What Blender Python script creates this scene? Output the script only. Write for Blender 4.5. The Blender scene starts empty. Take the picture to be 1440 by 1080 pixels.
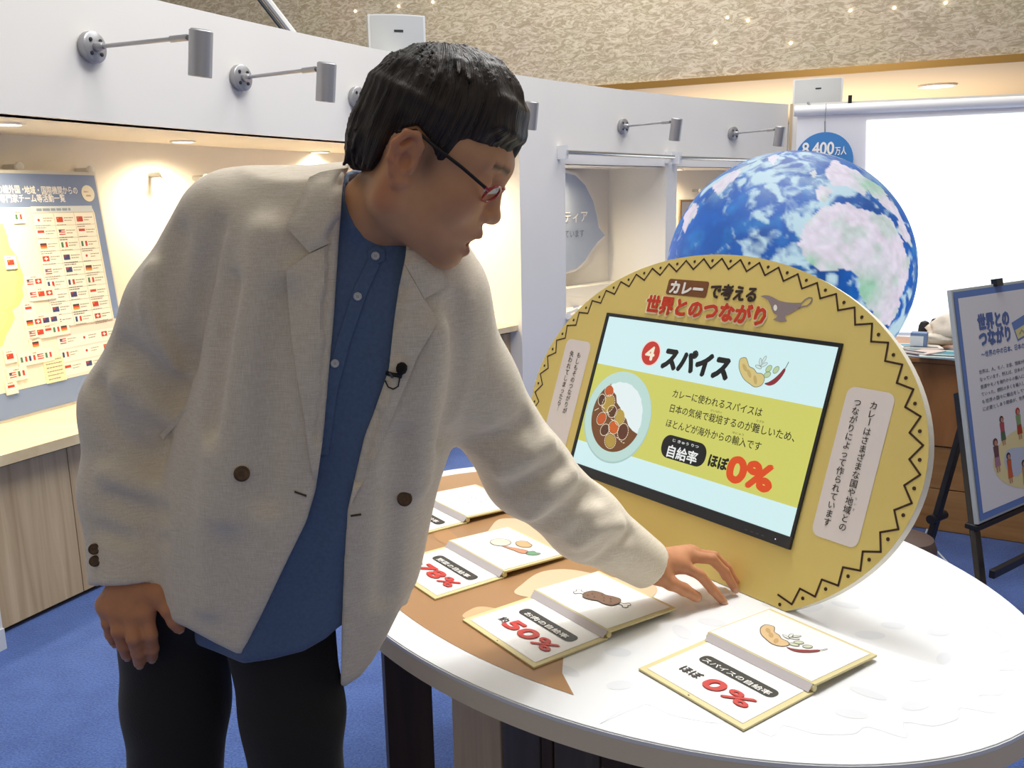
import bpy, bmesh, math, random
import numpy as np
from mathutils import Vector, Matrix, Euler
from mathutils.geometry import tessellate_polygon
random.seed(7)
SC = bpy.context.scene
COL = SC.collection
# ------------------------------------------------------------------ camera
EYE = np.array([0., 0., 1.48])
FPX = 1250.0                       # focal length in pixels of the 1440x1080 frame
WC = np.array([[0.99981514, -0.0192272142, 0.],
               [-0.00385197314, -0.200302603, 0.979726507],
               [-0.0188374114, -0.979545395, -0.200339638]])   # rows: world axes in camera axes (right, down, forward)
cd = bpy.data.cameras.new('camera'); cam = bpy.data.objects.new('camera', cd); COL.objects.link(cam)
cd.sensor_width = 36.0; cd.lens = FPX/1440*36.0; cd.clip_end = 200
m4 = Matrix.Identity(4)
for r in range(3):
    m4[r][0] = WC[r, 0]; m4[r][1] = -WC[r, 1]; m4[r][2] = -WC[r, 2]; m4[r][3] = EYE[r]
cam.matrix_world = m4
SC.camera = cam
# ------------------------------------------------------------------ light and exposure
vs = SC.view_settings
vs.view_transform = 'Standard'; vs.look = 'None'; vs.gamma = 1.0; vs.use_curve_mapping = False; vs.exposure = 0.0
wd = bpy.data.worlds.new('hall_light'); SC.world = wd; wd.use_nodes = True
bg = wd.node_tree.nodes['Background']; bg.inputs[0].default_value = (1.0, 0.93, 0.84, 1); bg.inputs[1].default_value = 0.30
def area(name, loc, target, size, energy, color=(1, 1, 1), size_y=None, spread=None):
    l = bpy.data.lights.new(name, 'AREA'); l.energy = energy; l.color = color; l.size = size
    if size_y: l.shape = 'RECTANGLE'; l.size_y = size_y
    if spread: l.spread = spread
    o = bpy.data.objects.new(name, l); COL.objects.link(o); o.location = loc
    o.rotation_euler = (Vector(target)-Vector(loc)).to_track_quat('-Z', 'Y').to_euler(); return o
def spot(name, loc, target, energy, angle, color=(1, 1, 1), radius=.05, blend=.6):
    l = bpy.data.lights.new(name, 'SPOT'); l.energy = energy; l.color = color; l.spot_size = math.radians(angle)
    l.shadow_soft_size = radius; l.spot_blend = blend
    o = bpy.data.objects.new(name, l); COL.objects.link(o); o.location = loc
    o.rotation_euler = (Vector(target)-Vector(loc)).to_track_quat('-Z', 'Y').to_euler(); return o
area('ceiling_panel_light', (0.9, 2.6, 4.6), (0.5, 1.9, 0.7), 1.6, 92, (1.0, 0.99, 0.97))
area('hall_ceiling_light', (1.5, 6.0, 5.5), (1.0, 6.0, 0), 3.0, 185, (1.0, 0.98, 0.96))
area('stone_fill_light', (0.5, 9.0, 8.0), (0.5, 13.6, 4.0), 6.0, 540, (1.0, 0.96, 0.90), 3.0)  # unseen area light added to brighten the stone bulkhead
area('entrance_ceiling_light', (-0.6, 2.6, 4.8), (-1.2, 4.2, 1.2), 2.0, 50, (1.0, 0.98, 0.96))
spot('table_spot_light', (0.75, 2.3, 3.6), (0.42, 1.55, 0.75), 105, 34, (0.97, 0.99, 1.0), .12, .8)

# ------------------------------------------------------------------ pixel helpers
def ray(p):
    return WC @ np.array([(p[0]-720)/FPX, (p[1]-540)/FPX, 1.0])
def onz(p, z):
    r = ray(p); return EYE + r*((z-EYE[2])/r[2])
def aty(p, y):
    r = ray(p); return EYE + r/r[1]*y
def onplane(p, P0, n):
    r = ray(p); return EYE + r*(((np.asarray(P0)-EYE) @ n)/(r @ n))
def proj(P):
    c = (np.asarray(P, float)-EYE) @ WC
    return np.stack([720+FPX*c[..., 0]/c[..., 2], 540+FPX*c[..., 1]/c[..., 2]], -1)
# ------------------------------------------------------------------ materials
def lin(h):
    h = h.lstrip('#'); v = [int(h[i:i+2], 16)/255 for i in (0, 2, 4)]
    return tuple(c/12.92 if c <= .04045 else ((c+.055)/1.055)**2.4 for c in v)
MATS = {}
def M(name, col='#ffffff', rough=.5, metal=0., var=None, bump=None, emit=None, alpha=None, sheen=0, coat=0, stretch=(1, 1, 1), trans=0, sss=0, spec=None):
    """var=(scale, amount 0..1), bump=(scale, strength), emit=strength"""
    if name in MATS: return MATS[name]
    m = bpy.data.materials.new(name); MATS[name] = m; m.use_nodes = True
    nt = m.node_tree; b = nt.nodes['Principled BSDF']
    c = lin(col) if isinstance(col, str) else col
    b.inputs['Base Color'].default_value = (*c, 1); b.inputs['Roughness'].default_value = rough; b.inputs['Metallic'].default_value = metal
    if spec is not None: b.inputs['Specular IOR Level'].default_value = spec
    if sheen: b.inputs['Sheen Weight'].default_value = sheen
    if coat: b.inputs['Coat Weight'].default_value = coat
    if trans: b.inputs['Transmission Weight'].default_value = trans
    if sss:
        b.inputs['Subsurface Weight'].default_value = sss; b.inputs['Subsurface Radius'].default_value = (.012, .004, .002); b.inputs['Subsurface Scale'].default_value = 1.0
    if emit:
        b.inputs['Emission Color'].default_value = (*c, 1); b.inputs['Emission Strength'].default_value = emit
    if alpha is not None: b.inputs['Alpha'].default_value = alpha
    if var or bump:
        tc = nt.nodes.new('ShaderNodeTexCoord'); mp = nt.nodes.new('ShaderNodeMapping'); mp.inputs['Scale'].default_value = stretch
        nt.links.new(tc.outputs['Object'], mp.inputs['Vector'])
    if var:
        n = nt.nodes.new('ShaderNodeTexNoise'); n.inputs['Scale'].default_value = var[0]; n.inputs['Detail'].default_value = 5
        nt.links.new(mp.outputs[0], n.inputs['Vector'])
        r = nt.nodes.new('ShaderNodeValToRGB'); a = var[1]
        r.color_ramp.elements[0].position = .3; r.color_ramp.elements[1].position = .7
        r.color_ramp.elements[0].color = (*[x*(1-a) for x in c], 1); r.color_ramp.elements[1].color = (*[min(1, x*(1+a)) for x in c], 1)
        nt.links.new(n.outputs['Fac'], r.inputs['Fac']); nt.links.new(r.outputs['Color'], b.inputs['Base Color'])
    if bump:
        n2 = nt.nodes.new('ShaderNodeTexNoise'); n2.inputs['Scale'].default_value = bump[0]; n2.inputs['Detail'].default_value = 4
        nt.links.new(mp.outputs[0], n2.inputs['Vector'])
        bp = nt.nodes.new('ShaderNodeBump'); bp.inputs['Strength'].default_value = bump[1]; bp.inputs['Distance'].default_value = .003
        nt.links.new(n2.outputs['Fac'], bp.inputs['Height']); nt.links.new(bp.outputs['Normal'], b.inputs['Normal'])
    return m
def wood(name, c1, c2, stretch=(30, 30, 1.5), rough=.45, scale=1.0, bump=.08):
    if name in MATS: return MATS[name]
    m = M(name, c1, rough); nt = m.node_tree; b = nt.nodes['Principled BSDF']
    tc = nt.nodes.new('ShaderNodeTexCoord'); mp = nt.nodes.new('ShaderNodeMapping'); mp.inputs['Scale'].default_value = stretch
    n = nt.nodes.new('ShaderNodeTexNoise'); n.inputs['Scale'].default_value = scale; n.inputs['Detail'].default_value = 7; n.inputs['Distortion'].default_value = .6
    r = nt.nodes.new('ShaderNodeValToRGB'); r.color_ramp.elements[0].position = .32; r.color_ramp.elements[1].position = .68
    r.color_ramp.elements[0].color = (*lin(c1), 1); r.color_ramp.elements[1].color = (*lin(c2), 1)
    bp = nt.nodes.new('ShaderNodeBump'); bp.inputs['Strength'].default_value = bump; bp.inputs['Distance'].default_value = .002
    L = nt.links.new
    L(tc.outputs['Object'], mp.inputs[0]); L(mp.outputs[0], n.inputs['Vector']); L(n.outputs['Fac'], r.inputs['Fac']); L(r.outputs[0], b.inputs['Base Color'])
    L(n.outputs['Fac'], bp.inputs['Height']); L(bp.outputs[0], b.inputs['Normal'])
    return m
# ------------------------------------------------------------------ object helpers
ORG = {}
def tag(o, label=None, cat=None, group=None, kind=None):
    if label: o['label'] = label
    if cat: o['category'] = cat
    if group: o['group'] = group
    if kind: o['kind'] = kind
    return o
def thing(name, loc, label=None, cat=None, group=None, kind=None):
    o = bpy.data.objects.new(name, None); COL.objects.link(o); o.location = tuple(loc); o.empty_display_size = .1
    ORG[o.name] = np.array(loc, float); return tag(o, label, cat, group, kind)
def mk(name, verts, faces, mat, parent=None, smooth=False, mats=None, midx=None):
    """vertices are in world space; they are stored relative to the parent's base"""
    v = np.asarray(verts, float)
    org = ORG[parent.name] if parent else np.zeros(3)
    me = bpy.data.meshes.new(name); me.from_pydata((v-org).tolist(), [], [list(map(int, f)) for f in faces]); me.update()
    for m in (mats or [mat]): me.materials.append(m)
    if midx is not None: me.polygons.foreach_set('material_index', np.asarray(midx, dtype=np.int32))
    if smooth: me.polygons.foreach_set('use_smooth', np.ones(len(me.polygons), dtype=bool))
    o = bpy.data.objects.new(name, me); COL.objects.link(o)
    if parent: o.parent = parent
    ORG[o.name] = org
    return o
def fixn(o):
    bm = bmesh.new(); bm.from_mesh(o.data); bmesh.ops.recalc_face_normals(bm, faces=bm.faces); bm.to_mesh(o.data); bm.free(); return o
def bevel(o, w, seg=2, ang=35):
    m = o.modifiers.new('bevel', 'BEVEL'); m.width = w; m.segments = seg; m.limit_method = 'ANGLE'; m.angle_limit = math.radians(ang); return o
BOXF = [(0, 3, 2, 1), (4, 5, 6, 7), (0, 1, 5, 4), (1, 2, 6, 5), (2, 3, 7, 6), (3, 0, 4, 7)]
def box(name, c, u, v, n, su, sv, sn, mat, parent=None, bev=0):
    """box centred at c with half axes along u, v, n"""
    c, u, v, n = (np.asarray(x, float) for x in (c, u, v, n))
    P = [c+u*su/2*a+v*sv/2*b+n*sn/2*d for d in (-1, 1) for a, b in ((-1, -1), (1, -1), (1, 1), (-1, 1))]
    o = fixn(mk(name, P, BOXF, mat, parent))
    if bev: bevel(o, bev)
    return o
X, Y, Z = np.eye(3)
def abox(name, lo, hi, mat, parent=None, bev=0):
    lo, hi = np.array(lo, float), np.array(hi, float)
    return box(name, (lo+hi)/2, X, Y, Z, *(hi-lo), mat, parent, bev)
def prism(name, pts, vec, mat, parent=None, bev=0, smooth=False):
    """closed 3D polygon pts extruded by vec"""
    P = np.asarray(pts, float); n = len(P); vec = np.asarray(vec, float)
    tri = tessellate_polygon([[Vector(p) for p in P]])
    F = [tuple(t) for t in tri]+[tuple(i+n for i in t) for t in tri]+[(i, (i+1) % n, (i+1) % n+n, i+n) for i in range(n)]
    o = fixn(mk(name, np.vstack([P, P+vec]), F, mat, parent))
    if bev: bevel(o, bev)
    return o
def orth(d):
    d = np.asarray(d, float); d = d/np.linalg.norm(d); a = np.array([0, 0, 1.]) if abs(d[2]) < .9 else np.array([1., 0, 0])
    e = np.cross(a, d); e /= np.linalg.norm(e); return d, e, np.cross(d, e)
def tube_geo(path, rad, n=10, cap=True):
    path = [np.asarray(p, float) for p in path]; rad = rad if hasattr(rad, '__len__') else [rad]*len(path)
    V, F = [], []; e = None
    for i, p in enumerate(path):
        d = path[min(i+1, len(path)-1)]-path[max(i-1, 0)]; d = d/(np.linalg.norm(d)+1e-12)
        if e is None: _, e, f = orth(d)
        else:
            e = e-d*(e @ d); e /= np.linalg.norm(e)
        f = np.cross(d, e)
        for k in range(n):
            a = 2*math.pi*k/n; V.append(p+rad[i]*(math.cos(a)*e+math.sin(a)*f))
    for i in range(len(path)-1):
        for k in range(n): F.append((i*n+k, i*n+(k+1) % n, (i+1)*n+(k+1) % n, (i+1)*n+k))
    if cap:
        F.append(tuple(range(n))[::-1]); F.append(tuple((len(path)-1)*n+k for k in range(n)))
    return V, F
def tube(name, path, rad, mat, parent=None, n=10, smooth=True):
    V, F = tube_geo(path, rad, n); o = fixn(mk(name, V, F, mat, parent, smooth))
    if smooth: autosm(o)
    return o
def autosm(o, ang=40):
    me = o.data; bm = bmesh.new(); bm.from_mesh(me)
    for e in bm.edges:
        if len(e.link_faces) == 2 and e.calc_face_angle(0) > math.radians(ang): e.smooth = False
    for f in bm.faces: f.smooth = True
    bm.to_mesh(me); bm.free(); return o
def lathe(name, c, axis, prof, mat, parent=None, n=24, ring=False):
    """prof: list of (radius, height along axis)"""
    d, e, f = orth(axis); c = np.asarray(c, float); V, F = [], []
    for r, h in prof:
        for k in range(n):
            a = 2*math.pi*k/n; V.append(c+d*h+r*(math.cos(a)*e+math.sin(a)*f))
    for i in range(len(prof)-1):
        for k in range(n): F.append((i*n+k, i*n+(k+1) % n, (i+1)*n+(k+1) % n, (i+1)*n+k))
    if ring: F += [((len(prof)-1)*n+k, (len(prof)-1)*n+(k+1) % n, (k+1) % n, k) for k in range(n)]
    else: F.append(tuple(range(n))[::-1]); F.append(tuple((len(prof)-1)*n+k for k in range(n)))
    o = fixn(mk(name, V, F, mat, parent)); return autosm(o)
# ------------------------------------------------------------------ flat prints
class Frame:
    def __init__(s, o, u, v):
        s.o = np.asarray(o, float); s.u = np.asarray(u, float)/np.linalg.norm(u); s.v = np.asarray(v, float)/np.linalg.norm(v); s.n = np.cross(s.u, s.v)
    def p(s, x, y, l=0.): return s.o+s.u*x+s.v*y+s.n*l
    def inv(s, px, lift=0):
        q = onplane(px, s.o+s.n*lift, s.n)-s.o; return (float(q @ s.u), float(q @ s.v))
def flat(fr, name, polys, mats, parent, lift=.0006, thick=0):
    """one mesh of flat polygons; mats is one material or one per polygon"""
    ml = mats if isinstance(mats, list) else [mats]*len(polys)
    uniq = []; V, F, MI = [], [], []
    for pl, m in zip(polys, ml):
        if m not in uniq: uniq.append(m)
        b = len(V); P = [Vector((x, y, 0)) for x, y in pl]
        area2 = sum(P[i].x*P[(i+1) % len(P)].y-P[(i+1) % len(P)].x*P[i].y for i in range(len(P)))
        V += [fr.p(x, y, lift) for x, y in pl]
        for t in tessellate_polygon([P]):
            a, bb, c = (P[i] for i in t)
            if (bb-a).cross(c-a).z < 0: t = (t[0], t[2], t[1])
            F.append([i+b for i in t]); MI.append(uniq.index(m))
        if thick:
            n = len(pl); V += [fr.p(x, y, lift-thick) for x, y in pl]
            for i in range(n):
                q = [b+i, b+(i+1) % n, b+n+(i+1) % n, b+n+i]
                F.append(q if area2 < 0 else q[::-1]); MI.append(uniq.index(m))
    return mk(name, V, F, None, parent, mats=uniq, midx=MI)
def rect(x0, y0, x1, y1): return [(x0, y0), (x1, y0), (x1, y1), (x0, y1)]
def rrect(x0, y0, x1, y1, r, n=6):
    P = []
    for cx, cy, a0 in ((x1-r, y1-r, 0), (x0+r, y1-r, 90), (x0+r, y0+r, 180), (x1-r, y0+r, 270)):
        for k in range(n+1):
            a = math.radians(a0+90*k/n); P.append((cx+r*math.cos(a), cy+r*math.sin(a)))
    return P
def ell(cx, cy, a, b, n=32, rot=0):
    c, s = math.cos(rot), math.sin(rot)
    return [(cx+a*math.cos(t)*c-b*math.sin(t)*s, cy+a*math.cos(t)*s+b*math.sin(t)*c) for t in (2*math.pi*k/n for k in range(n))]
def stroke(pts, w, closed=False):
    """polyline -> list of quads"""
    out = []; n = len(pts)
    for i in range(n if closed else n-1):
        a, b = np.array(pts[i]), np.array(pts[(i+1) % n]); d = b-a; L = np.linalg.norm(d)
        if L < 1e-9: continue
        d /= L; q = np.array([-d[1], d[0]])*w/2; a = a-d*w*.3; b = b+d*w*.3
        out.append([tuple(a-q), tuple(b-q), tuple(b+q), tuple(a+q)])
    return out
def dashes(pts, w, frac=.55, closed=True):
    out = []; n = len(pts)
    for i in range(n if closed else n-1):
        a, b = np.array(pts[i]), np.array(pts[(i+1) % n]); out += stroke([tuple(a), tuple(a+(b-a)*frac)], w)
    return out
def text(fr, s, x, y, h, mat, parent, w=None, bold=0., lift=.0012, name='lettering', align='L', vertical=False, shear=0., res=2, gap=1.0):
    """text with its lower left corner at x, y; h is the height of a character; w squeezes it to a width"""
    if vertical:
        Vs, Fs = [], []
        yy = y
        for ch in s:
            V, F = _glyphs(ch, h, bold, res)
            if ch in 'ー…':
                V = np.stack([V[:, 1]*-1+h*.85, -V[:, 0]+h], 1) if len(V) else V
                if len(V): V[:, 0] = x+(V[:, 0]-(V[:, 0].min()+V[:, 0].max())/2)+h/2; V[:, 1] += yy-h
            elif len(V):
                V = V.copy(); V[:, 0] += x; V[:, 1] += yy-h
            b = sum(len(a) for a in Vs); Vs.append(V); Fs += [[i+b for i in f] for f in F]
            yy -= h*gap
        V = np.vstack(Vs); F = Fs
    else:
        V, F = _glyphs(s, h, bold, res)
        if not len(V): return None
        mn, mx = V[:, 0].min(), V[:, 0].max(); V[:, 0] -= mn
        if w: V[:, 0] *= w/(mx-mn)
        wd_ = V[:, 0].max()
        V[:, 0] += V[:, 1]*shear
        V[:, 0] += x-(wd_/2 if align == 'C' else 0); V[:, 1] += y
    P = fr.o+np.outer(V[:, 0], fr.u)+np.outer(V[:, 1], fr.v)+fr.n*lift
    if bold > .005:      # heavier strokes: shifted copies, each a hair higher
        k = bold*h*.62; n = len(V); sh = ((0, 0), (k, 0), (-k, 0), (0, k), (0, -k))+(((k*.7, k*.7), (-k*.7, k*.7), (k*.7, -k*.7), (-k*.7, -k*.7)) if bold > .055 else ())
        P = np.vstack([P+fr.u*a+fr.v*b+fr.n*(.00007*j*max(1, h/.03)) for j, (a, b) in enumerate(sh)]); F = [[i+n*j for i in f] for j in range(len(sh)) for f in F]
    return mk(name, P, F, mat, parent)
def _glyphs(s, h, bold, res):
    cu = bpy.data.curves.new('t', 'FONT'); cu.body = s; cu.resolution_u = 6 if s.isascii() else res; cu.offset = 0.0
    ob = bpy.data.objects.new('t', cu); me = bpy.data.meshes.new_from_object(ob)
    n = len(me.vertices); co = np.zeros(n*3); me.vertices.foreach_get('co', co); V = co.reshape(-1, 3)[:, :2]*h
    F = [list(p.vertices) for p in me.polygons]
    bpy.data.objects.remove(ob); bpy.data.curves.remove(cu); bpy.data.meshes.remove(me)
    return V.copy(), F
def bars(fr, name, x, y, w, n, dy, h, mat, parent, rnd, lift=.001):
    """rows of unreadably small print, as broken bars"""
    P = []
    for i in range(n):
        xx = x
        end = x+w*(1 if i < n-1 else rnd.uniform(.5, .9))
        while xx < end:
            ww = rnd.uniform(.6, 2.2)*h*1.6; P.append(rect(xx, y-i*dy, min(xx+ww, end), y-i*dy+h)); xx += ww+h*.45
    return flat(fr, name, P, mat, parent, lift)
# ================================================================== SETTING
white = M('wall_white', '#eae8e4', .6, var=(1.5, .02))
warmwhite = M('alcove_white', '#efe9dd', .65, var=(2, .02))
# ---- floor: blue loop carpet
carpet = M('blue_carpet', '#33549a', .95, sheen=.2)
def carpet_nodes():
    nt = carpet.node_tree; b = nt.nodes['Principled BSDF']; L = nt.links.new
    tc = nt.nodes.new('ShaderNodeTexCoord')
    a = nt.nodes.new('ShaderNodeTexNoise'); a.inputs['Scale'].default_value = 150; a.inputs['Detail'].default_value = 4
    c = nt.nodes.new('ShaderNodeTexNoise'); c.inputs['Scale'].default_value = 9; c.inputs['Detail'].default_value = 3
    mx = nt.nodes.new('ShaderNodeMath'); mx.operation = 'MULTIPLY_ADD'; mx.inputs[1].default_value = .75
    r = nt.nodes.new('ShaderNodeValToRGB'); r.color_ramp.elements[0].position = .35; r.color_ramp.elements[1].position = .72
    r.color_ramp.elements[0].color = (*lin('#2a4686'), 1); r.color_ramp.elements[1].color = (*lin('#4d70b8'), 1)
    m2 = nt.nodes.new('ShaderNodeMath'); m2.operation = 'MULTIPLY'; m2.inputs[1].default_value = .25
    bp = nt.nodes.new('ShaderNodeBump'); bp.inputs['Strength'].default_value = .5; bp.inputs['Distance'].default_value = .006
    L(tc.outputs['Object'], a.inputs[0]); L(tc.outputs['Object'], c.inputs[0]); L(c.outputs['Fac'], m2.inputs[0]); L(a.outputs['Fac'], mx.inputs[0]); L(m2.outputs[0], mx.inputs[2])
    L(mx.outputs[0], r.inputs[0]); L(r.outputs[0], b.inputs['Base Color']); L(a.outputs['Fac'], bp.inputs['Height']); L(bp.outputs[0], b.inputs['Normal'])
carpet_nodes()
fl = mk('floor', [(-9, -4, 0), (14, -4, 0), (14, 24, 0), (-9, 24, 0)], [(0, 1, 2, 3)], carpet)
tag(fl, 'blue loop pile carpet floor', 'floor', kind='structure')
# ---- the curved wall: plan curve through the points where the photo puts its top edge
ZT = 2.28
KP = np.array([(-2.45, 1.25), (-2.08, 2.05), (-1.72, 2.84), (-1.34, 3.71), (-1.15, 4.13), (-.83, 4.78), (-.05, 5.9), (.78, 6.73), (1.39, 7.31), (2.46, 8.17)])
def catmull(K, n=14):
    K = np.vstack([2*K[0]-K[1], K, 2*K[-1]-K[-2]]); out = []
    for i in range(1, len(K)-2):
        for t in np.linspace(0, 1, n, endpoint=False):
            a, b, c, d = K[i-1:i+3]
            out.append(.5*((2*b)+(c-a)*t+(2*a-5*b+4*c-d)*t*t+(3*b-a-3*c+d)*t**3))
    out.append(K[-2]); return np.array(out)
_coef = [np.polyfit(np.r_[0, np.cumsum(np.linalg.norm(np.diff(KP, axis=0), axis=1))], KP[:, k], 3) for k in (0, 1)]
_S = np.linspace(0, np.cumsum(np.linalg.norm(np.diff(KP, axis=0), axis=1))[-1], 160)
CV = np.stack([np.polyval(c, _S) for c in _coef], 1)
CT = np.gradient(CV, axis=0); CT /= np.linalg.norm(CT, axis=1)[:, None]
CN = np.stack([CT[:, 1], -CT[:, 0]], 1)          # towards the room
CPX = proj(np.c_[CV, np.full(len(CV), ZT)])[:, 0]
def ci(px): return float(np.interp(px, CPX[20:], np.arange(len(CV))[20:]))
def cp(i, off=0., z=None):
    k = np.arange(len(CV)); p = np.array([np.interp(i, k, CV[:, 0]), np.interp(i, k, CV[:, 1])]); n = np.array([np.interp(i, k, CN[:, 0]), np.interp(i, k, CN[:, 1])]); n /= np.linalg.norm(n)
    q = p+n*off; return q if z is None else np.array([q[0], q[1], z])
def cn(i):
    k = np.arange(len(CV)); n = np.array([np.interp(i, k, CN[:, 0]), np.interp(i, k, CN[:, 1]), 0]); return n/np.linalg.norm(n)
def wallhit(px, off=0.):
    """point on the wall face seen through a pixel"""
    r = ray(px); best = None
    for i in np.linspace(20, len(CV)-1, 1200):
        q = cp(i, off); s = (q @ r[:2])/(r[:2] @ r[:2]); d = abs(q[0]*r[1]-q[1]*r[0])
        if best is None or d < best[0]: best = (d, i, EYE+r*s)
    return best[1], best[2]
def band(name, i0, i1, off0, off1, z0, z1, mat, parent, n=None):
    """curved slab between two offsets and two heights"""
    n = n or max(2, int(abs(i1-i0)/2)+1); ii = np.linspace(i0, i1, n); V, F = [], []
    for i in ii:
        for off, z in ((off0, z0), (off1, z0), (off1, z1), (off0, z1)): V.append(cp(i, off, z))
    for k in range(n-1):
        for a in range(4): F.append((k*4+a, k*4+(a+1) % 4, k*4+4+(a+1) % 4, k*4+4+a))
    F.append((0, 1, 2, 3)); e = (n-1)*4; F.append((e, e+1, e+2, e+3))
    return autosm(fixn(mk(name, V, F, mat, parent)), 30)
iJ = float(np.interp(2.84, CV[:, 1], np.arange(len(CV))))     # end of the left jamb
iP0, iP1, iQ0, iQ1, iE = ci(728), ci(794), ci(939), ci(954), len(CV)-1.0
ZF, ZF2 = 1.80, 1.735                                          # underside of the fascia over alcove 1 and over alcoves 2, 3
AD, AD2 = .75, .62                                             # alcove depths
wl = thing('wall_left', cp(iP0, 0, 0), 'white curved exhibition wall with lit alcoves', 'wall', kind='structure')
band('fascia', 0, iP0, -.10, 0, ZF, ZT, white, wl)
band('jamb', 0, iJ, -AD, 0, 0, ZF, white, wl)
band('pillar', iP0, iP1, -.62, 0, 0, ZT, white, wl)
band('fascia', iP1, iE, -.10, 0, ZF2, ZT, white, wl)
band('pillar', iQ0, iQ1, -AD2, 0, 0, ZF2, white, wl)
band('soffit', iJ-3, iP0+3, -AD-.1, -.02, ZF, ZF+.05, warmwhite, wl)
band('alcove_back', iJ-3, iP0+3, -AD-.12, -AD, 0, ZT-.3, warmwhite, wl)
band('soffit', iP1-1, iE, -AD2-.1, -.02, ZF2, ZF2+.05, warmwhite, wl)
band('alcove_back', iP1-3, iE, -AD2-.12, -AD2, 0, ZT-.3, warmwhite, wl)
band('end_wall', iE-.4, iE, -.9, 0, 0, ZT, white, wl)
band('baseboard', iJ-9, iJ+.02, 0, .006, 0, .075, M('baseboard_grey', '#d9dcdf', .5), wl)
# ---- worktop and panelled front of the alcoves
beech = wood('pale_wood', '#b39873', '#d2bb95', (26, 26, 1.4), .4)
beech_top = wood('pale_wood_top', '#d8c298', '#e6d4ae', (3, 14, 14), .35)
ct = thing('display_counter', cp((iJ+iP0)/2, -.3, 0), 'pale wood counter running along the long lit alcove', 'counter')
band('worktop', iJ, iP0, -AD, -.035, .622, .66, beech_top, ct)
for k in range(9):
    a, b = iJ+(iP0-iJ)*k/9, iJ+(iP0-iJ)*(k+1)/9
    band('front_panel', a+.03, b-.03, -.12, -.10, .02, .60, beech, ct)
band('carcass', iJ, iP0, -AD+.02, -.125, 0, .622, M('dark_gap', '#3a3027', .8), ct)
ct2 = thing('display_counter', cp((iP1+iQ0)/2, -.3, 0), 'white counter inside the alcove with the speech bubble sign', 'counter')
band('worktop', iP1, iQ0, -AD2, -.02, .60, .64, M('counter_white', '#e9e4da', .4), ct2)
band('carcass', iP1, iQ0, -AD2+.02, -.06, 0, .60, white, ct2)
band('back_step', iP1, iQ0, -AD2, -AD2+.2, .64, .80, M('counter_white'), ct2)
ct3 = thing('display_counter', cp((iQ1+iE)/2, -.3, 0), 'white counter inside the alcove behind the globe', 'counter')
band('worktop', iQ1, iE-1, -AD2, -.02, .60, .64, M('counter_white'), ct3)
band('carcass', iQ1, iE-1, -AD2+.02, -.06, 0, .60, white, ct3)
# ---- alcove downlights: a lit disc, a trim ring and the light they give
lampglow = M('warm_lamp', '#fff3d8', .5, emit=6.0); ringm = M('white_trim', '#f2efe8', .4)
def downlight(p, z, label, energy, tgt=None, cone=160):
    t = thing('downlight', (p[0], p[1], z), label, 'downlight', 'downlights in the alcove ceilings')
    lathe('trim_ring', (p[0], p[1], z-.008), Z, [(.047, 0), (.060, 0), (.060, .008), (.047, .008)], ringm, t, 28, True)
    lathe('lamp_disc', (p[0], p[1], z-.006), Z, [(.047, 0), (.047, .006)], lampglow, t, 28)
    l = spot('downlight_beam', (p[0], p[1], z-.02), tgt if tgt is not None else (p[0], p[1], 0), energy, cone, (1.0, .82, .54), .05, 1.0)
    return t
for px, lb in (((10, 173), 'round downlight over the map board, leftmost in the photo'), ((257, 198), "round downlight above the man's right shoulder"), ((450, 213), "round downlight beside the back of the man's hair")):
    p = onz(px, ZF); downlight(p, ZF, lb, 62)
i5, _ = wallhit((760, 213)); p = cp(i5, -.35); q = cp(iP0-5, -.4); downlight(q, ZF, 'round downlight over the brass cups, hidden behind the head', 62)
for px, lb in (((823, 234), 'round downlight over the speech bubble sign'), ((986, 238), 'round downlight in the alcove left of the globe')):
    i, _ = wallhit(px); i += 3.2; q = cp(i, -.42); downlight(q, ZF2, lb, 45)
# ---- back right wall with projection screen
A0 = np.array([*cp(iE, .02)[:2], 0]); B0 = onz((1440, 131.5), ZT); B0[2] = 0
dR = (B0-A0)/np.linalg.norm(B0-A0); nR = np.array([dR[1], -dR[0], 0])     # towards the room
wr = box('wall_right', A0+dR*3.2-nR*.06+Z*ZT/2, dR, Z, nR, 6.4, ZT, .12, white); tag(wr, 'white partition wall behind the projection screen', 'wall', kind='structure')
tr1 = box('trim_1', A0+dR*.012+nR*.004+Z*ZT/2, dR, Z, nR, .02, ZT, .012, M('pale_wood')); tag(tr1, 'thin wooden edge strip where the walls meet', 'trim', kind='structure')
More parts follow.
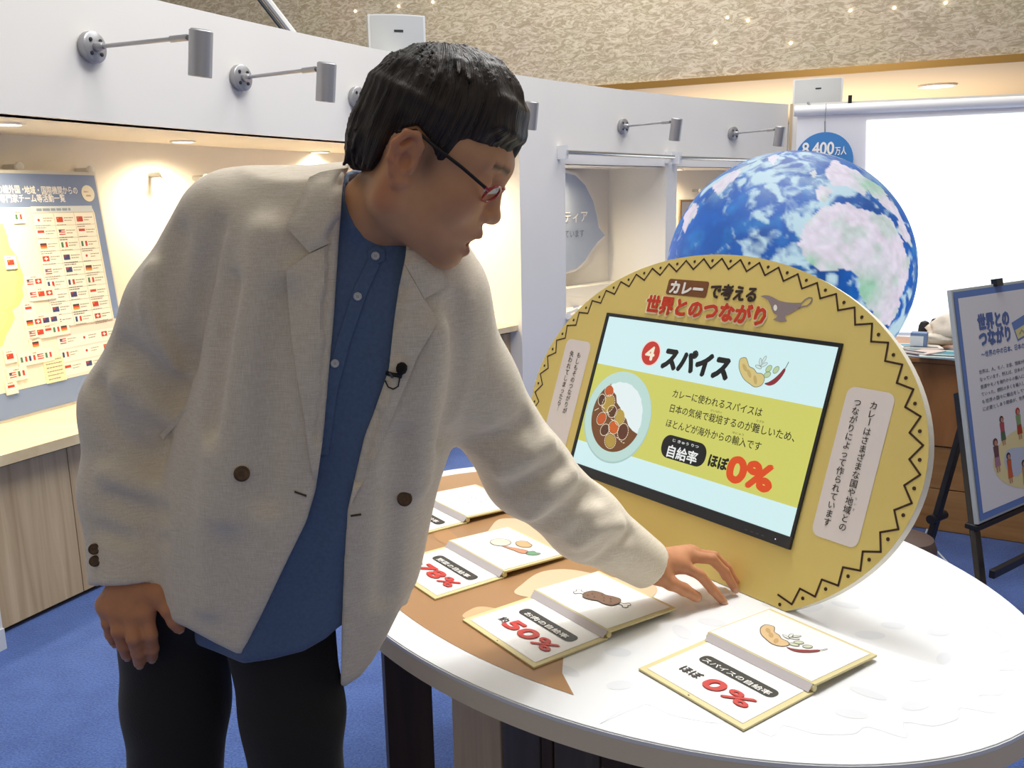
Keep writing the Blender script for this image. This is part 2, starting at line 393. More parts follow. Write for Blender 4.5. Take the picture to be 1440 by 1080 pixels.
# ---- stone bulkhead far behind, warm soffit under it
S0 = np.array([1.87, 13.0, 0]); dS = np.array([.909, -.4168, 0]); nS = np.array([dS[1], -dS[0], 0])
stone = M('travertine', '#a8987c', .55)
def stone_nodes():
    nt = stone.node_tree; b = nt.nodes['Principled BSDF']; L = nt.links.new
    tc = nt.nodes.new('ShaderNodeTexCoord'); mp = nt.nodes.new('ShaderNodeMapping'); mp.inputs['Scale'].default_value = (.9, 1, 2.2)
    w = nt.nodes.new('ShaderNodeTexNoise'); w.inputs['Scale'].default_value = 7.0; w.inputs['Detail'].default_value = 9; w.inputs['Distortion'].default_value = 1.8; w.inputs['Roughness'].default_value = .68
    f = nt.nodes.new('ShaderNodeTexNoise'); f.inputs['Scale'].default_value = 1.1; f.inputs['Detail'].default_value = 3
    r = nt.nodes.new('ShaderNodeValToRGB'); e = r.color_ramp.elements
    e[0].position = .34; e[0].color = (*lin('#a5967c'), 1); e[1].position = .66; e[1].color = (*lin('#ddd2bd'), 1)
    x = e.new(.47); x.color = (*lin('#b5a78e'), 1); x = e.new(.52); x.color = (*lin('#cabda6'), 1)
    mx = nt.nodes.new('ShaderNodeMixRGB'); mx.blend_type = 'MULTIPLY'; mx.inputs[0].default_value = .12
    bp = nt.nodes.new('ShaderNodeBump'); bp.inputs['Strength'].default_value = .3; bp.inputs['Distance'].default_value = .03
    L(tc.outputs['Object'], mp.inputs[0]); L(mp.outputs[0], w.inputs[0]); L(tc.outputs['Object'], f.inputs[0])
    L(w.outputs['Fac'], r.inputs[0]); L(r.outputs[0], mx.inputs[1]); L(f.outputs['Color'], mx.inputs[2]); L(mx.outputs[0], b.inputs['Base Color'])
    L(w.outputs['Fac'], bp.inputs['Height']); L(bp.outputs[0], b.inputs['Normal'])
stone_nodes()
wf = mk('wall_back', [(-16, 0, 0), (12, 0, 0), (12, 0, 4.5), (-16, 0, 4.5), (-16, .5, 0), (12, .5, 0), (12, .5, 4.5), (-16, .5, 4.5)], BOXF, stone)
fixn(wf); wf.location = (S0[0], S0[1], 3.08); wf.rotation_euler = (0, 0, math.atan2(dS[1], dS[0])); tag(wf, 'mottled beige stone bulkhead high behind the partition walls', 'wall', kind='structure')
brass = M('brass_trim', '#b98f4e', .3, .7)
tr2 = box('trim_2', S0+dS*-2+nS*.02+Z*3.04, dS, Z, nS, 28, .085, .06, brass); tag(tr2, 'gold metal strip along the foot of the stone bulkhead', 'trim', kind='structure')
warmceil = M('warm_ceiling', '#f3d9b2', .7)
so = box('ceiling', S0+dS*-2-nS*4.0+Z*3.04, dS, nS, Z, 28, 8, .06, warmceil); tag(so, 'warm lit low ceiling beyond the stone bulkhead', 'ceiling', kind='structure')
area('soffit_fill_light', tuple(S0+dS*2-nS*3.5+Z*.6), tuple(S0+dS*2-nS*3.0+Z*3), 5.0, 260, (1.0, .86, .68))  # unseen area light added low down, shining up to warm the soffit
dl = onz((1318, 120.5), 3.0); t = thing('downlight', (dl[0], dl[1], 3.0), 'bright oval downlight in the warm low ceiling above the projection screen', 'downlight')
lathe('trim_ring', (dl[0], dl[1], 2.985), Z, [(.21, 0), (.26, 0), (.26, .02), (.21, .02)], ringm, t, 28, True)
lathe('lamp_disc', (dl[0], dl[1], 2.988), Z, [(.21, 0), (.21, .02)], M('warm_lamp'), t, 28)
# small emissive dots standing in for sparkles on the polished stone
pin = M('sparkle_dot', '#fff0d0', .4, emit=6.0)
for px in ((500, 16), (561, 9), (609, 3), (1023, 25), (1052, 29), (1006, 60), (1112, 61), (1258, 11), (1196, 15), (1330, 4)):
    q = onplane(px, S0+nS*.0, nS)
    o = lathe('sparkle_dot', q, nS, [(.008, 0), (.018, .004), (.016, .02), (.004, .026)], pin, None, 8); tag(o, 'tiny warm glowing dot for a sparkle on the stone bulkhead', 'light', 'sparkle dots on the stone bulkhead')
# slanting rail in front of the stone at the upper left
a, b = aty((365, -14), 9.0), aty((416, 52), 9.0)
dn = (b-a)/np.linalg.norm(b-a)
rl = thing('hanging_rail', b, 'white slanting metal rail above the curved wall', 'rail')
tube('rail', [a-dn*.6, b+dn*.5], .035, M('rail_white', '#e8eaec', .3, .2), rl, 8)
tube('rail_edge', [a-dn*.6+np.array([-.075, 0, -.0]), b+dn*.5+np.array([-.075, 0, 0])], .018, M('rail_dark', '#4a5057', .4), rl, 6)
# ================================================================== EXHIBIT TABLE
TC = np.array([0.2371, 1.7345, .75]); E1 = np.array([.6496, -.7603, 0]); E2 = np.array([.7603, .6496, 0]); TA, TB = .7834, .5571
tf = Frame(TC, E1, E2)
tb = thing('exhibit_table', (TC[0], TC[1], 0), 'oval white table printed like a plate of curry and rice', 'table')
topm = M('table_white', '#f1f3f5', .28, coat=.2)
P = [tf.p(x, y, -.002) for x, y in ell(0, 0, TA, TB, 120)]
prism('tabletop', P, -Z*.006, topm, tb)
P = [tf.p(x, y, 0) for x, y in ell(0, 0, TA-.002, TB-.002, 120)]
prism('printed_top', P, -Z*.003, topm, tb)
P = [tf.p(x, y, -.008) for x, y in ell(0, 0, TA-.0005, TB-.0005, 120)]
autosm(prism('edge_band', P, -Z*.034, M('edge_tan', '#ecdcc0', .5), tb))
curry = M('curry_brown', '#ae845a', .3, var=(3, .05)); curry_l = M('curry_light', '#d9b68a', .3); curry_p = M('curry_pale', '#e3c9a6', .3)
def eang(x, y): return math.atan2(y/.492, x/.735)
bd = [(.292, -.450), (.235, -.42), (.201, -.385), (.170, -.346), (.150, -.29), (.152, -.22), (.165, -.16), (.157, -.118), (.125, -.07), (.112, -.032), (.10, .03), (.06, .10), (.05, .18), (.08, .25), (.06, .33), (.02, .40), (.03, .491)]
a0, a1 = eang(*bd[-1]), eang(*bd[0])+2*math.pi
arc = [(.735*math.cos(a), .492*math.sin(a)) for a in np.linspace(a0, a1, 70)]
flat(tf, 'curry_print', [arc+bd[1:-1]], curry, tb, .0006)
def blob(pts, n=6):
    K = np.array(pts); n_ = len(K); out = []
    for i in range(n_):
        a, b, c, d = K[i-1], K[i], K[(i+1) % n_], K[(i+2) % n_]
        for t in np.linspace(0, 1, n, endpoint=False):
            out.append(tuple(.5*((2*b)+(c-a)*t+(2*a-5*b+4*c-d)*t*t+(3*b-a-3*c+d)*t**3)))
    return out
flat(tf, 'potato_print', [blob([(-.03, -.285), (-.058, -.245), (-.075, -.18), (-.045, -.13), (.03, -.10), (.11, -.06), (.15, -.10), (.13, -.17), (.05, -.24)])], curry_p, tb, .001)
flat(tf, 'potato_print', [blob([(-.25, -.16), (-.29, -.15), (-.335, -.10), (-.365, -.04), (-.30, -.005), (-.16, -.05), (-.14, -.10), (-.18, -.14)])], curry_p, tb, .001)
flat(tf, 'onion_print', [blob([(-.03, -.415), (-.04, -.375), (-.018, -.355), (.02, -.345), (.03, -.38), (.0, -.41)])], curry_l, tb, .001)
flat(tf, 'onion_print', [blob([(-.41, -.205), (-.42, -.17), (-.39, -.175), (-.34, -.19), (-.32, -.225), (-.36, -.23)])], M('curry_mid', '#b98a5a', .3), tb, .001)
grain = M('rice_grain_grey', '#e4e7ec', .3); grainl = M('rice_line', '#dfe3ea', .3)
rg = random.Random(3); G = []
for _ in range(900):
    x, y = rg.uniform(.2, .7), rg.uniform(-.42, .42)
    if len(G) < 30 and (x/.70)**2+(y/.46)**2 < .92 and x > .23 and not (.29 < x < .56 and -.37 < y < .01) and all(math.hypot(x-g[0], y-g[1]) > .06 for g in G):
        G.append((x, y)); flat(tf, 'rice_grain_print', [ell(x, y, rg.uniform(.020, .029), rg.uniform(.010, .015), 16, rg.uniform(-.6, 2.2))], grain, tb, .00025)
sc_ = []
for k in range(40):
    a = math.radians(-60+k*120/39); r = 1+.018*math.cos(k*2.1)+.012*math.cos(k*math.pi)
    sc_.append((.715*r*math.cos(a), .475*r*math.sin(a)))
sc2 = blob(sc_, 3)[:-6]
rb_o = [(x*1.0014, y*1.0014) for x, y in sc2]; rb_i = [(x*.9990, y*.9990) for x, y in sc2]
mk('rice_outline_print', [tf.p(x, y, .0003) for x, y in rb_o+rb_i], [(k, k+1, k+1+len(sc2), k+len(sc2)) for k in range(len(sc2)-1)], grainl, tb)
# plank pedestal and plank legs
dark = wood('dark_plank', '#3d2c20', '#54402f', (20, 20, 1.2), .5); lightw = wood('raw_plank', '#b8a184', '#d3bd9d', (22, 22, 1.5), .6); greyw = wood('grey_plank', '#544b45', '#665c55', (20, 20, 1.2), .5)
def plank(a, b, z0, z1, th, mat, name='plank'):
    a, b = np.array([*a, 0]), np.array([*b, 0]); d = b-a; L = np.linalg.norm(d); d /= L; n = np.array([-d[1], d[0], 0])
    return box(name, (a+b)/2+Z*(z0+z1)/2, d, Z, n, L, z1-z0, th, mat, tb, .002)
def xy(px, y): return aty(px, y)[:2]
plank(xy((542, 1000), 1.50), xy((606, 1000), 1.53), 0, .708, .03, dark, 'leg')
c0 = xy((711, 1060), 1.60); e1, e2 = E1[:2], E2[:2]
plank(c0-e1*.003, c0-e1*.165, .0, .708, .02, lightw)
xx = c0.copy()
for wdt, m in ((.115, greyw), (.035, dark), (.12, greyw), (.12, dark), (.12, greyw)):  # the narrow dark strip paints the shade of a gap between planks
    plank(xx+e1*.003, xx+e1*(wdt-.003), 0, .708, .02, m); xx = xx+e1*wdt
plank(xx, xx+e2*.30, 0, .708, .02, dark); plank(c0+e2*.30-e1*.16, xx+e2*.30, 0, .708, .02, dark)
for s in ((-.45, .30), (.42, .30), (.45, -.30)):
    q = TC[:2]+e1*s[0]+e2*s[1]; plank(q-e1*.04, q+e1*.04, 0, .708, .03, dark, 'leg')
# ================================================================== FLIP BOOKLETS
U = np.array([.58205, -.81315, 0]); Wd = np.array([.81315, .58205, 0])
card_y = M('card_yellow', '#ddd09a', .45); card_w = M('card_white', '#f4f4f2', .35); pill_k = M('pill_black', '#2b2926', .4); red = M('print_red', '#c8322c', .4)
ink = M('ink_black', '#211d1b', .5); white_ink = M('ink_white', '#f7f5f1', .5); page = M('page_grey', '#cfc8ca', .6)
def booklet(Lc, label, pill, draw, texts, tilt=.0):
    o = np.array([*Lc, .7512]); b = thing('flip_booklet', o, label, 'booklet', 'flip booklets on the curry table'); f = Frame(o, U, Wd)
    flat(f, 'base_card', [rect(0, 0, .21, .158)], card_y, b, .0030, .0030)
    flat(f, 'answer_sheet', [rect(.010, .010, .200, .155)], card_w, b, .0036)
    flat(f, 'title_pill', [rrect(*pill[1], .011)], pill_k, b, .0041)
    if pill[0]: text(f, pill[0], pill[2][0], pill[1][1]+.0045, .0135, white_ink, b, pill[2][1], .03, .0046)
    for t in texts: text(f, t[0], t[1], t[2], t[3], t[4], b, t[5], t[6], .0046, shear=.15 if t[4] is red else 0)
    flat(f, 'staple', [ell(.103, .004, .0014, .0014, 8)], ink, b, .0036)
    # the flap lies open behind the hinge, raised on its rolled hinge
    g = Frame(f.p(0, .160, .0145), U, Wd*math.cos(.035)-Z*math.sin(.035))
    fl = flat(g, 'flap', [rect(0, 0, .21, .162)], card_y, b, .0, .0035)
    flat(g, 'flap_sheet', [rect(.003, .003, .202, .155)], card_w, fl, .0006)
    h0, h1 = f.p(.0, .1610, .0072), f.p(.21, .1610, .0072)
    tube('hinge_roll', [h0, h1], .0050, card_y, b, 10)
    flat(Frame(f.p(.003, .1490, .0042), U, Wd*.70+Z*.714), 'hinge_tape', [rect(0, 0, .204, .0148)], page, b, .0)
    box('spacer', f.p(.105, .29, .0035), U, Wd, Z, .19, .02, .006, M('spacer_dark', '#5a5148', .7), b)
    draw(Frame(g.p(0, -.160), g.u, g.v), fl)
    return b
out_ = M('outline_grey', '#5d564f', .5); gingc = M('ginger', '#d9b98a', .5); gingd = M('ginger_dark', '#c39d68', .5); leafc = M('pale_leaf', '#e4e6df', .5); podc = M('pod_green', '#c9ceb4', .5); chilic = M('chili_red', '#8d2630', .5); chilid = M('chili_stem', '#4b4a45', .5)
def shape(f, name, pts, mat, par, lift=.0012, w=.0012, dense=4):
    q = blob(pts, dense); o = flat(f, name, [q], mat, par, lift); flat(f, name+'_outline', stroke(q, w, True), out_, par, lift+.0004); return o
def draw_spice(f, par, ox=0., oy=0., s=1.):
    T = lambda pts: [(ox+x*s, oy+y*s) for x, y in pts]
    shape(f, 'ginger', T([(.040, .262), (.052, .266), (.060, .258), (.066, .250), (.078, .247), (.088, .240), (.100, .240), (.109, .232), (.106, .218), (.092, .212), (.078, .216), (.060, .224), (.046, .238), (.040, .250)]), gingc, par, w=.0012*max(1, s))
    flat(f, 'ginger_rings', [ell(ox+x*s, oy+y*s, .004*s, .010*s, 12, r) for x, y, r in ((.056, .246, .8), (.070, .236, .7), (.088, .226, .5))], gingd, par, .0014)
    for cx, cy, a in ((.090, .262, 1.9), (.100, .258, .6), (.088, .252, 2.9), (.097, .268, 1.2)): shape(f, 'leaf', T(ell(cx, cy, .008, .003, 8, a)), leafc, par, w=.0008*max(1, s))
    for cx, cy, a in ((.113, .252, .9), (.113, .240, .5), (.130, .252, 1.0)): shape(f, 'cardamom', T(ell(cx, cy, .008, .0055, 8, a)), podc, par, w=.0009*max(1, s))
    shape(f, 'chili', T([(.112, .222), (.124, .220), (.136, .226), (.146, .240), (.151, .254), (.147, .257), (.140, .246), (.130, .234), (.120, .226)]), chilic, par, w=.0006*s)
    flat(f, 'chili_stem', stroke(T([(.149, .256), (.1515, .262), (.154, .271)]), .0015*s), chilid, par, .002)
def draw_meat(f, par):
    c, s_ = math.cos(.33), math.sin(.33); T = lambda pts: [(.104+x*c-y*s_, .237+x*s_+y*c) for x, y in pts]
    for sg in (-1, 1): shape(f, 'bone', T([(sg*.030, -.004), (sg*.030, .004), (sg*.044, .004), (sg*.050, .011), (sg*.057, .006), (sg*.054, .0), (sg*.057, -.006), (sg*.050, -.011), (sg*.044, -.004)]), card_w, par)
    shape(f, 'meat', T([(-.037, .0), (-.030, .017), (-.014, .020), (.0, .016), (.014, .018), (.030, .016), (.037, .0), (.030, -.017), (.014, -.019), (.0, -.015), (-.014, -.018), (-.030, -.016)]), M('meat_brown', '#7b5a44', .5), par, .0022)
    flat(f, 'meat_spots', [p for x, y in ((-.022, .004), (-.012, -.006), (.004, .002), (.016, .006), (.022, -.005), (-.004, .009), (-.026, -.006), (.010, -.009)) for p in [T(ell(x, y, .0016, .0012, 8))]], ink, par, .0032)
def draw_veg(f, par):
    shape(f, 'onion', [(.058, .230), (.052, .246), (.062, .262), (.080, .266), (.094, .258), (.098, .242), (.088, .228), (.072, .224)], M('onion', '#dfd8c4', .5), par)
    shape(f, 'potato', [(.094, .272), (.092, .284), (.102, .294), (.118, .292), (.128, .290), (.134, .278), (.124, .266), (.108, .264)], M('potato', '#d7b07e', .5), par)
    shape(f, 'carrot', [(.094, .236), (.112, .246), (.134, .258), (.150, .262), (.158, .252), (.150, .243), (.128, .240), (.110, .236)], M('carrot', '#d3906a', .5), par)
    shape(f, 'carrot_leaf', [(.153, .260), (.156, .272), (.166, .272), (.176, .276), (.178, .264), (.172, .254), (.160, .250)], M('carrot_leaf', '#6fa17a', .5), par)
def draw_rice(f, par):
    for x, y, a in ((.082, .237, .9), (.112, .262, .3), (.126, .235, 1.1)):
        q = ell(x, y, .016, .009, 20, a); flat(f, 'rice_outline', stroke(q, .0010, True), M('outline_pale', '#8f8f8f', .5), par, .001)
def Lc(px): return onz(px, .75)[:2]
booklet(Lc((897.8, 943)), 'open flip booklet nearest the camera with spices drawn and 0% below', ('スパイスの自給率', (.038, .091, .184, .117), (.046, .130)), draw_spice, [('ほぼ', .042, .047, .021, ink, .038, .04), ('0', .092, .040, .042, red, .030, .10), ('%', .130, .040, .042, red, .046, .06)])
booklet(Lc((650.4, 874.1)), 'open flip booklet with meat on the bone drawn and 50% below', ('お肉の自給率', (.036, .093, .184, .119), (.052, .116)), draw_meat, [('約', .040, .050, .018, ink, .018, .04), ('50', .060, .044, .042, red, .073, .10), ('%', .140, .044, .042, red, .044, .06)])
B78 = Lc((612, 845))-U[:2]*.21
booklet(B78, 'open flip booklet with carrot, potato and onion drawn and 78% below', ('野菜の自給率', (.036, .093, .184, .119), (.052, .116)), draw_veg, [('約', .040, .050, .018, ink, .018, .04), ('78', .060, .044, .042, red, .073, .10), ('%', .140, .044, .042, red, .044, .06)])
Bri = Lc((657, 737))-Wd[:2]*.158-U[:2]*.21
booklet(Bri, 'open flip booklet with rice grains drawn, farthest back and half hidden by the jacket', ('お米の自給率', (.036, .093, .184, .119), (.052, .116)), draw_rice, [])
# ================================================================== OVAL SIGN BOARD WITH MONITOR
n0 = np.array([.81315, .58205, 0]); tl = math.radians(19.0)
bo = onz((1050, 837.5), .75); BF = Frame(bo, U, Z*math.cos(tl)+n0*math.sin(tl))
bw = thing('sign_board', bo, 'large yellow oval sign board with zigzag border standing tilted on the table', 'sign')
CX, CY, BA, BB = -.249, .2826, .5231, .3667
yel = M('board_yellow', '#e4cd78', .55, var=(6, .02)); cream = M('board_edge', '#efe8d6', .5); zig = M('zigzag_brown', '#3b1e0c', .5)
full = ell(CX, CY, BA, BB, 140)
ovl = []
for i, (x, y) in enumerate(full):
    xn, yn = full[(i+1) % 140]
    if y >= .0015: ovl.append((x, y))
    if (y >= .0015) != (yn >= .0015):
        t = (.0015-y)/(yn-y); ovl.append((x+(xn-x)*t, .0015))
prism('board', [BF.p(x, y, -.001) for x, y in ovl], -BF.n*.018, cream, bw)
flat(BF, 'face', [ovl], yel, bw, .0)
N = 56; Zp, Dt = [], []
for k in range(N):
    a = 2*math.pi*(k+.3)/N; b = 2*math.pi*(k+.8)/N
    # equal steps along the rim
    Zp.append((a, .009)); Zp.append((b, .031)); Dt.append(b)
th = np.linspace(0, 2*math.pi, 2000); ds = np.hypot(BA*np.sin(th), BB*np.cos(th)); cum = np.r_[0, np.cumsum((ds[1:]+ds[:-1])/2*np.diff(th))]; cum /= cum[-1]
def rim(a, d):
    t = np.interp((a/(2*math.pi)) % 1.0, cum, th); nx, ny = math.cos(t)/BA, math.sin(t)/BB; L = math.hypot(nx, ny)
    return (CX+BA*math.cos(t)-nx/L*d, CY+BB*math.sin(t)-ny/L*d)
zp = [rim(a, d) for a, d in Zp]
segs = []
for i in range(len(zp)):
    p, q = zp[i], zp[(i+1) % len(zp)]
    if p[1] > .006 and q[1] > .006: segs += stroke([p, q], .0036)
flat(BF, 'zigzag_border', segs, zig, bw, .0006)
for b in Dt:
    if rim(b, .0135)[1] > .006: flat(BF, 'border_dot', [ell(*rim(b, .0135), .0034, .0034, 10)], zig, bw, .0006)
brown = M('title_brown', '#7c4a22', .5); dbrown = M('title_dark', '#33201a', .5); tred = M('title_red', '#d23a17', .5); tcream = M('title_cream', '#f6e9c4', .5)
flat(BF, 'title_box', [rrect(-.399, .553, -.281, .5885, .006)], brown, bw, .0006)
text(BF, 'カレー', -.388, .5585, .031, white_ink, bw, .094, .09, .001)
text(BF, 'で考える', -.272, .5565, .034, dbrown, bw, .120, .075, .001)
text(BF, '世界とのつながり', -.450, .5095, .044, tcream, bw, .334, .15, .0007)
text(BF, '世界とのつながり', -.447, .5115, .042, tred, bw, .330, .085, .0016)
gp = [(130, 360), (200, 342), (280, 345), (360, 378), (480, 445), (600, 475), (760, 487), (915, 483), (905, 540), (880, 590), (820, 610), (720, 680), (610, 720), (590, 750), (610, 800), (635, 835), (520, 842), (365, 805), (430, 770), (455, 720), (380, 680), (345, 610), (320, 520), (280, 440), (215, 395)]
ivz = lambda x, y: BF.inv((1060+x/13.5, 390+y/13.5))
boat = M('gravy_boat_grey', '#94868a', .5)
flat(BF, 'gravy_boat_picture', [[ivz(*p) for p in gp]], boat, bw, .0008)
flat(BF, 'gravy_boat_picture', stroke([ivz(*p) for p in ((915, 485), (980, 425), (1050, 390), (1105, 395), (1112, 430), (1080, 490), (1020, 540), (940, 560), (850, 590))], .0028), boat, bw, .0008)
flat(BF, 'gravy_boat_picture', [[ivz(415+36*math.cos(a), 580+60*math.sin(a)) for a in np.linspace(0, 6.28, 16, endpoint=False)]], white_ink, bw, .0012)
pan = M('panel_pinkwhite', '#ece3e0', .5)
flat(BF, 'side_panel', [rrect(-.690, .125, -.598, .418, .016)], pan, bw, .0006)
flat(BF, 'side_panel', [rrect(.098, .148, .190, .421, .016)], pan, bw, .0006)
text(BF, 'カレーはさまざまな国や地域との', .147, .404, .0155, ink, bw, vertical=True, lift=.001, bold=.008)
text(BF, 'つながりによって作られています', .116, .404, .0155, ink, bw, vertical=True, lift=.001, bold=.008)
text(BF, 'ちいき', .164, .404-.0155*11, .0050, ink, bw, vertical=True, lift=.001, gap=1.9)
text(BF, 'もしもそのつながりが', -.640, .392, .0155, ink, bw, vertical=True, lift=.001, bold=.008)
text(BF, '失われてしまったら…', -.667, .392, .0155, ink, bw, vertical=True, lift=.001, bold=.008)
# back prop
for s in (-.55, .05):
    a, b = BF.p(s, .30, -.02), BF.p(s, .30, -.02)+n0*.05; b = np.array([b[0]+n0[0]*.05, b[1]+n0[1]*.05, .7525])
    tube('back_prop', [a, b], .010, M('prop_grey', '#8a8a88', .5), bw, 8)
# monitor set in the board: a thing of its own
mo = thing('monitor', BF.p(-.25, .11, .0), 'black framed monitor set into the yellow oval board showing a spice page', 'monitor')
blk = M('bezel_black', '#16181b', .35)
def mbox(name, x0, y0, x1, y1, l0, l1, mat, par): return bevel(box(name, BF.p((x0+x1)/2, (y0+y1)/2, (l0+l1)/2), BF.u, BF.v, BF.n, x1-x0, y1-y0, l1-l0, mat, par), .0008)
SX0, SX1, SY0, SY1 = -.560, .0605, .1315, .4865
mbox('bezel', SX0-.009, SY1, SX1+.007, SY1+.008, .0, .004, blk, mo); mbox('bezel', SX0-.009, SY0-.004, SX0, SY1, .0, .004, blk, mo); mbox('bezel', SX1, SY0-.004, SX1+.007, SY1, .0, .004, blk, mo)
ch = mbox('bezel_chin', SX0-.009, .109, SX1+.007, SY0, .0, .007, M('bezel_grey', '#26282b', .3), mo)
flat(BF, 'power_light', [ell(.035, .119, .0012, .0012, 8)], M('led_white', '#dfe6ff', .4, emit=1.0), ch, .0076)
flat(BF, 'control_marks', [rect(x, .1165, x+.006, .1178) for x in (-.035, -.022, -.009, .004)], M('mark_grey', '#565a60', .5), ch, .0076)
def scr(name, col, e=.95):
    m = M('screen_'+name, col, .35, emit=e); m.node_tree.nodes['Principled BSDF'].inputs['Base Color'].default_value = (.008, .008, .009, 1); return m
for nm in ('w',): pass
sw = scr('white', '#d3f1f3'); sy = scr('yellow', '#d0cf66'); sk = scr('black', '#15181c', .3); sr = scr('red', '#c43428'); so_ = scr('orange', '#dc4a14'); sc1 = scr('cream', '#f3ead0')
def S(nm, col): return scr(nm, col)
# a lit panel shows its own light only: no diffuse colour
def sflat(name, polys, mats, lift): return flat(BF, name, polys, mats, scrn, lift)
scrn = flat(BF, 'screen', [rect(SX0, SY0, SX1, SY1)], sw, mo, .0010)
sflat('screen_band', [rect(SX0, .185, SX1, .372)], sy, .0013)
plc = (-.452, .262); R = .104
plate = [(max(x, SX0+.0005), y) for x, y in ell(*plc, R, R, 48)]
sflat('plate_picture', [[(max(x, SX0+.0005), y) for x, y in ell(plc[0], plc[1]-.002, R+.002, R+.002, 48)]], S('plate_rim', '#a9c9c4'), .0015)
sflat('plate_picture', [plate], S('plate', '#bddcd5'), .0017)
wav = [(-.499, .338), (-.487, .318), (-.470, .308), (-.462, .292), (-.447, .283), (-.436, .268), (-.420, .262), (-.408, .248), (-.392, .240), (-.375, .236)]
rr = random.Random(5)
rice_p = [(plc[0]+.078*(1+.03*rr.random())*math.cos(a), plc[1]+.078*(1+.03*rr.random())*math.sin(a)) for a in np.linspace(-.4, 2.4, 40)]
sflat('rice_picture', [rice_p+wav[1:]], S('rice', '#e6f3f3'), .0019)
a_e = math.atan2(.236-plc[1], -.375-plc[0]); a_s = math.atan2(.338-plc[1], -.499-plc[0])
cur = [(max(plc[0]+.082*math.cos(a), SX0+.001), plc[1]+.082*math.sin(a)) for a in np.linspace(a_s, a_e+2*math.pi, 40)]
sflat('curry_picture', [cur+wav[::-1][1:-1]], S('curry', '#71441f'), .0021)
veg = [(-.495, .315, .013, '#c4571f'), (-.488, .285, .020, '#b39440'), (-.512, .290, .012, '#4f2a18'), (-.470, .270, .014, '#58301a'), (-.498, .248, .014, '#c4571f'), (-.441, .262, .017, '#b79a46'), (-.452, .236, .015, '#cc5f1c'), (-.478, .225, .013, '#54301d'), (-.420, .232, .017, '#5c2f1c'), (-.452, .204, .017, '#b1923f')]
for i, (x, y, r, c) in enumerate(veg):
    q = ell(x, y, r, r*.86, 22, i); sflat('vegetable_picture', [q], S('veg'+c[1:], c), .0023); sflat('stitch_picture', dashes(ell(x, y, r+.002, r*.86+.002, 22, i), .0016), sc1, .0025)
sflat('stitch_picture', dashes([(-.527+.02*k, .262+.014*math.sin(k*1.3)) for k in range(5)], .0016, closed=False)+dashes([(-.435+.008*k, .212+.004*math.cos(k)) for k in range(5)], .0016, closed=False), sc1, .0025)
sflat('number_badge', [ell(-.397, .417, .030, .030, 36)], S('badge_ring', '#f2d9d2'), .0014); sflat('number_badge', [ell(-.397, .417, .027, .027, 36)], sr, .0016)
text(BF, '4', -.398, .402, .043, sc1, scrn, .026, .05, .002, align='C')
text(BF, 'スパイス', -.355, .3925, .054, sk, scrn, .182, .11, .0016, shear=.06)
class OF:     # a shifted frame for the little spice drawing
    pass
spf = Frame(BF.p(-.190, .175, .0006), BF.u, BF.v)
for k_, c_ in (('ginger', '#d6c27e'), ('ginger_dark', '#bfa764'), ('pale_leaf', '#cfe3df'), ('pod_green', '#b9cf9f'), ('chili_red', '#8d2330'), ('chili_stem', '#4c5752'), ('outline_grey', '#5d6a62')):
    pass
_sv = (gingc, gingd, leafc, podc, chilic, chilid, out_)
gingc, gingd, leafc, podc, chilic, chilid, out_ = (S('i'+c, c) for c in ('#d6c27e', '#bfa764', '#cfe3df', '#b9cf9f', '#8d2330', '#4c5752', '#5d6a62'))
draw_spice(spf, scrn)
gingc, gingd, leafc, podc, chilic, chilid, out_ = _sv
text(BF, 'カレーに使われるスパイスは', -.303, .3335, .0195, sk, scrn, .236, .012, .0016)
text(BF, '日本の気候で栽培するのが難しいため、', -.300, .3015, .0195, sk, scrn, .318, .012, .0016)
text(BF, 'ほとんどが海外からの輸入です', -.300, .2690, .0195, sk, scrn, .250, .012, .0016)
for s_, x_, y_, w_ in (('さいばい', -.192, .3215, .030), ('むずか', -.075, .3215, .018), ('ゆにゅう', -.124, .2885, .028)): text(BF, s_, x_, y_, .0052, sk, scrn, w_, 0, .0016)
sflat('pill_badge', [rrect(-.298, .204, -.174, .2535, .022)], sk, .0016)
text(BF, '自給率', -.277, .2095, .028, S('pill_text', '#eef0ee'), scrn, .082, .035, .002)
text(BF, 'じ きゅう りつ', -.270, .2415, .0072, S('pill_text', '#eef0ee'), scrn, .072, .02, .002)
text(BF, 'ほぼ', -.164, .2145, .028, sk, scrn, .048, .07, .0016)
text(BF, '0%', -.112, .1985, .066, so_, scrn, .104, .10, .0018)
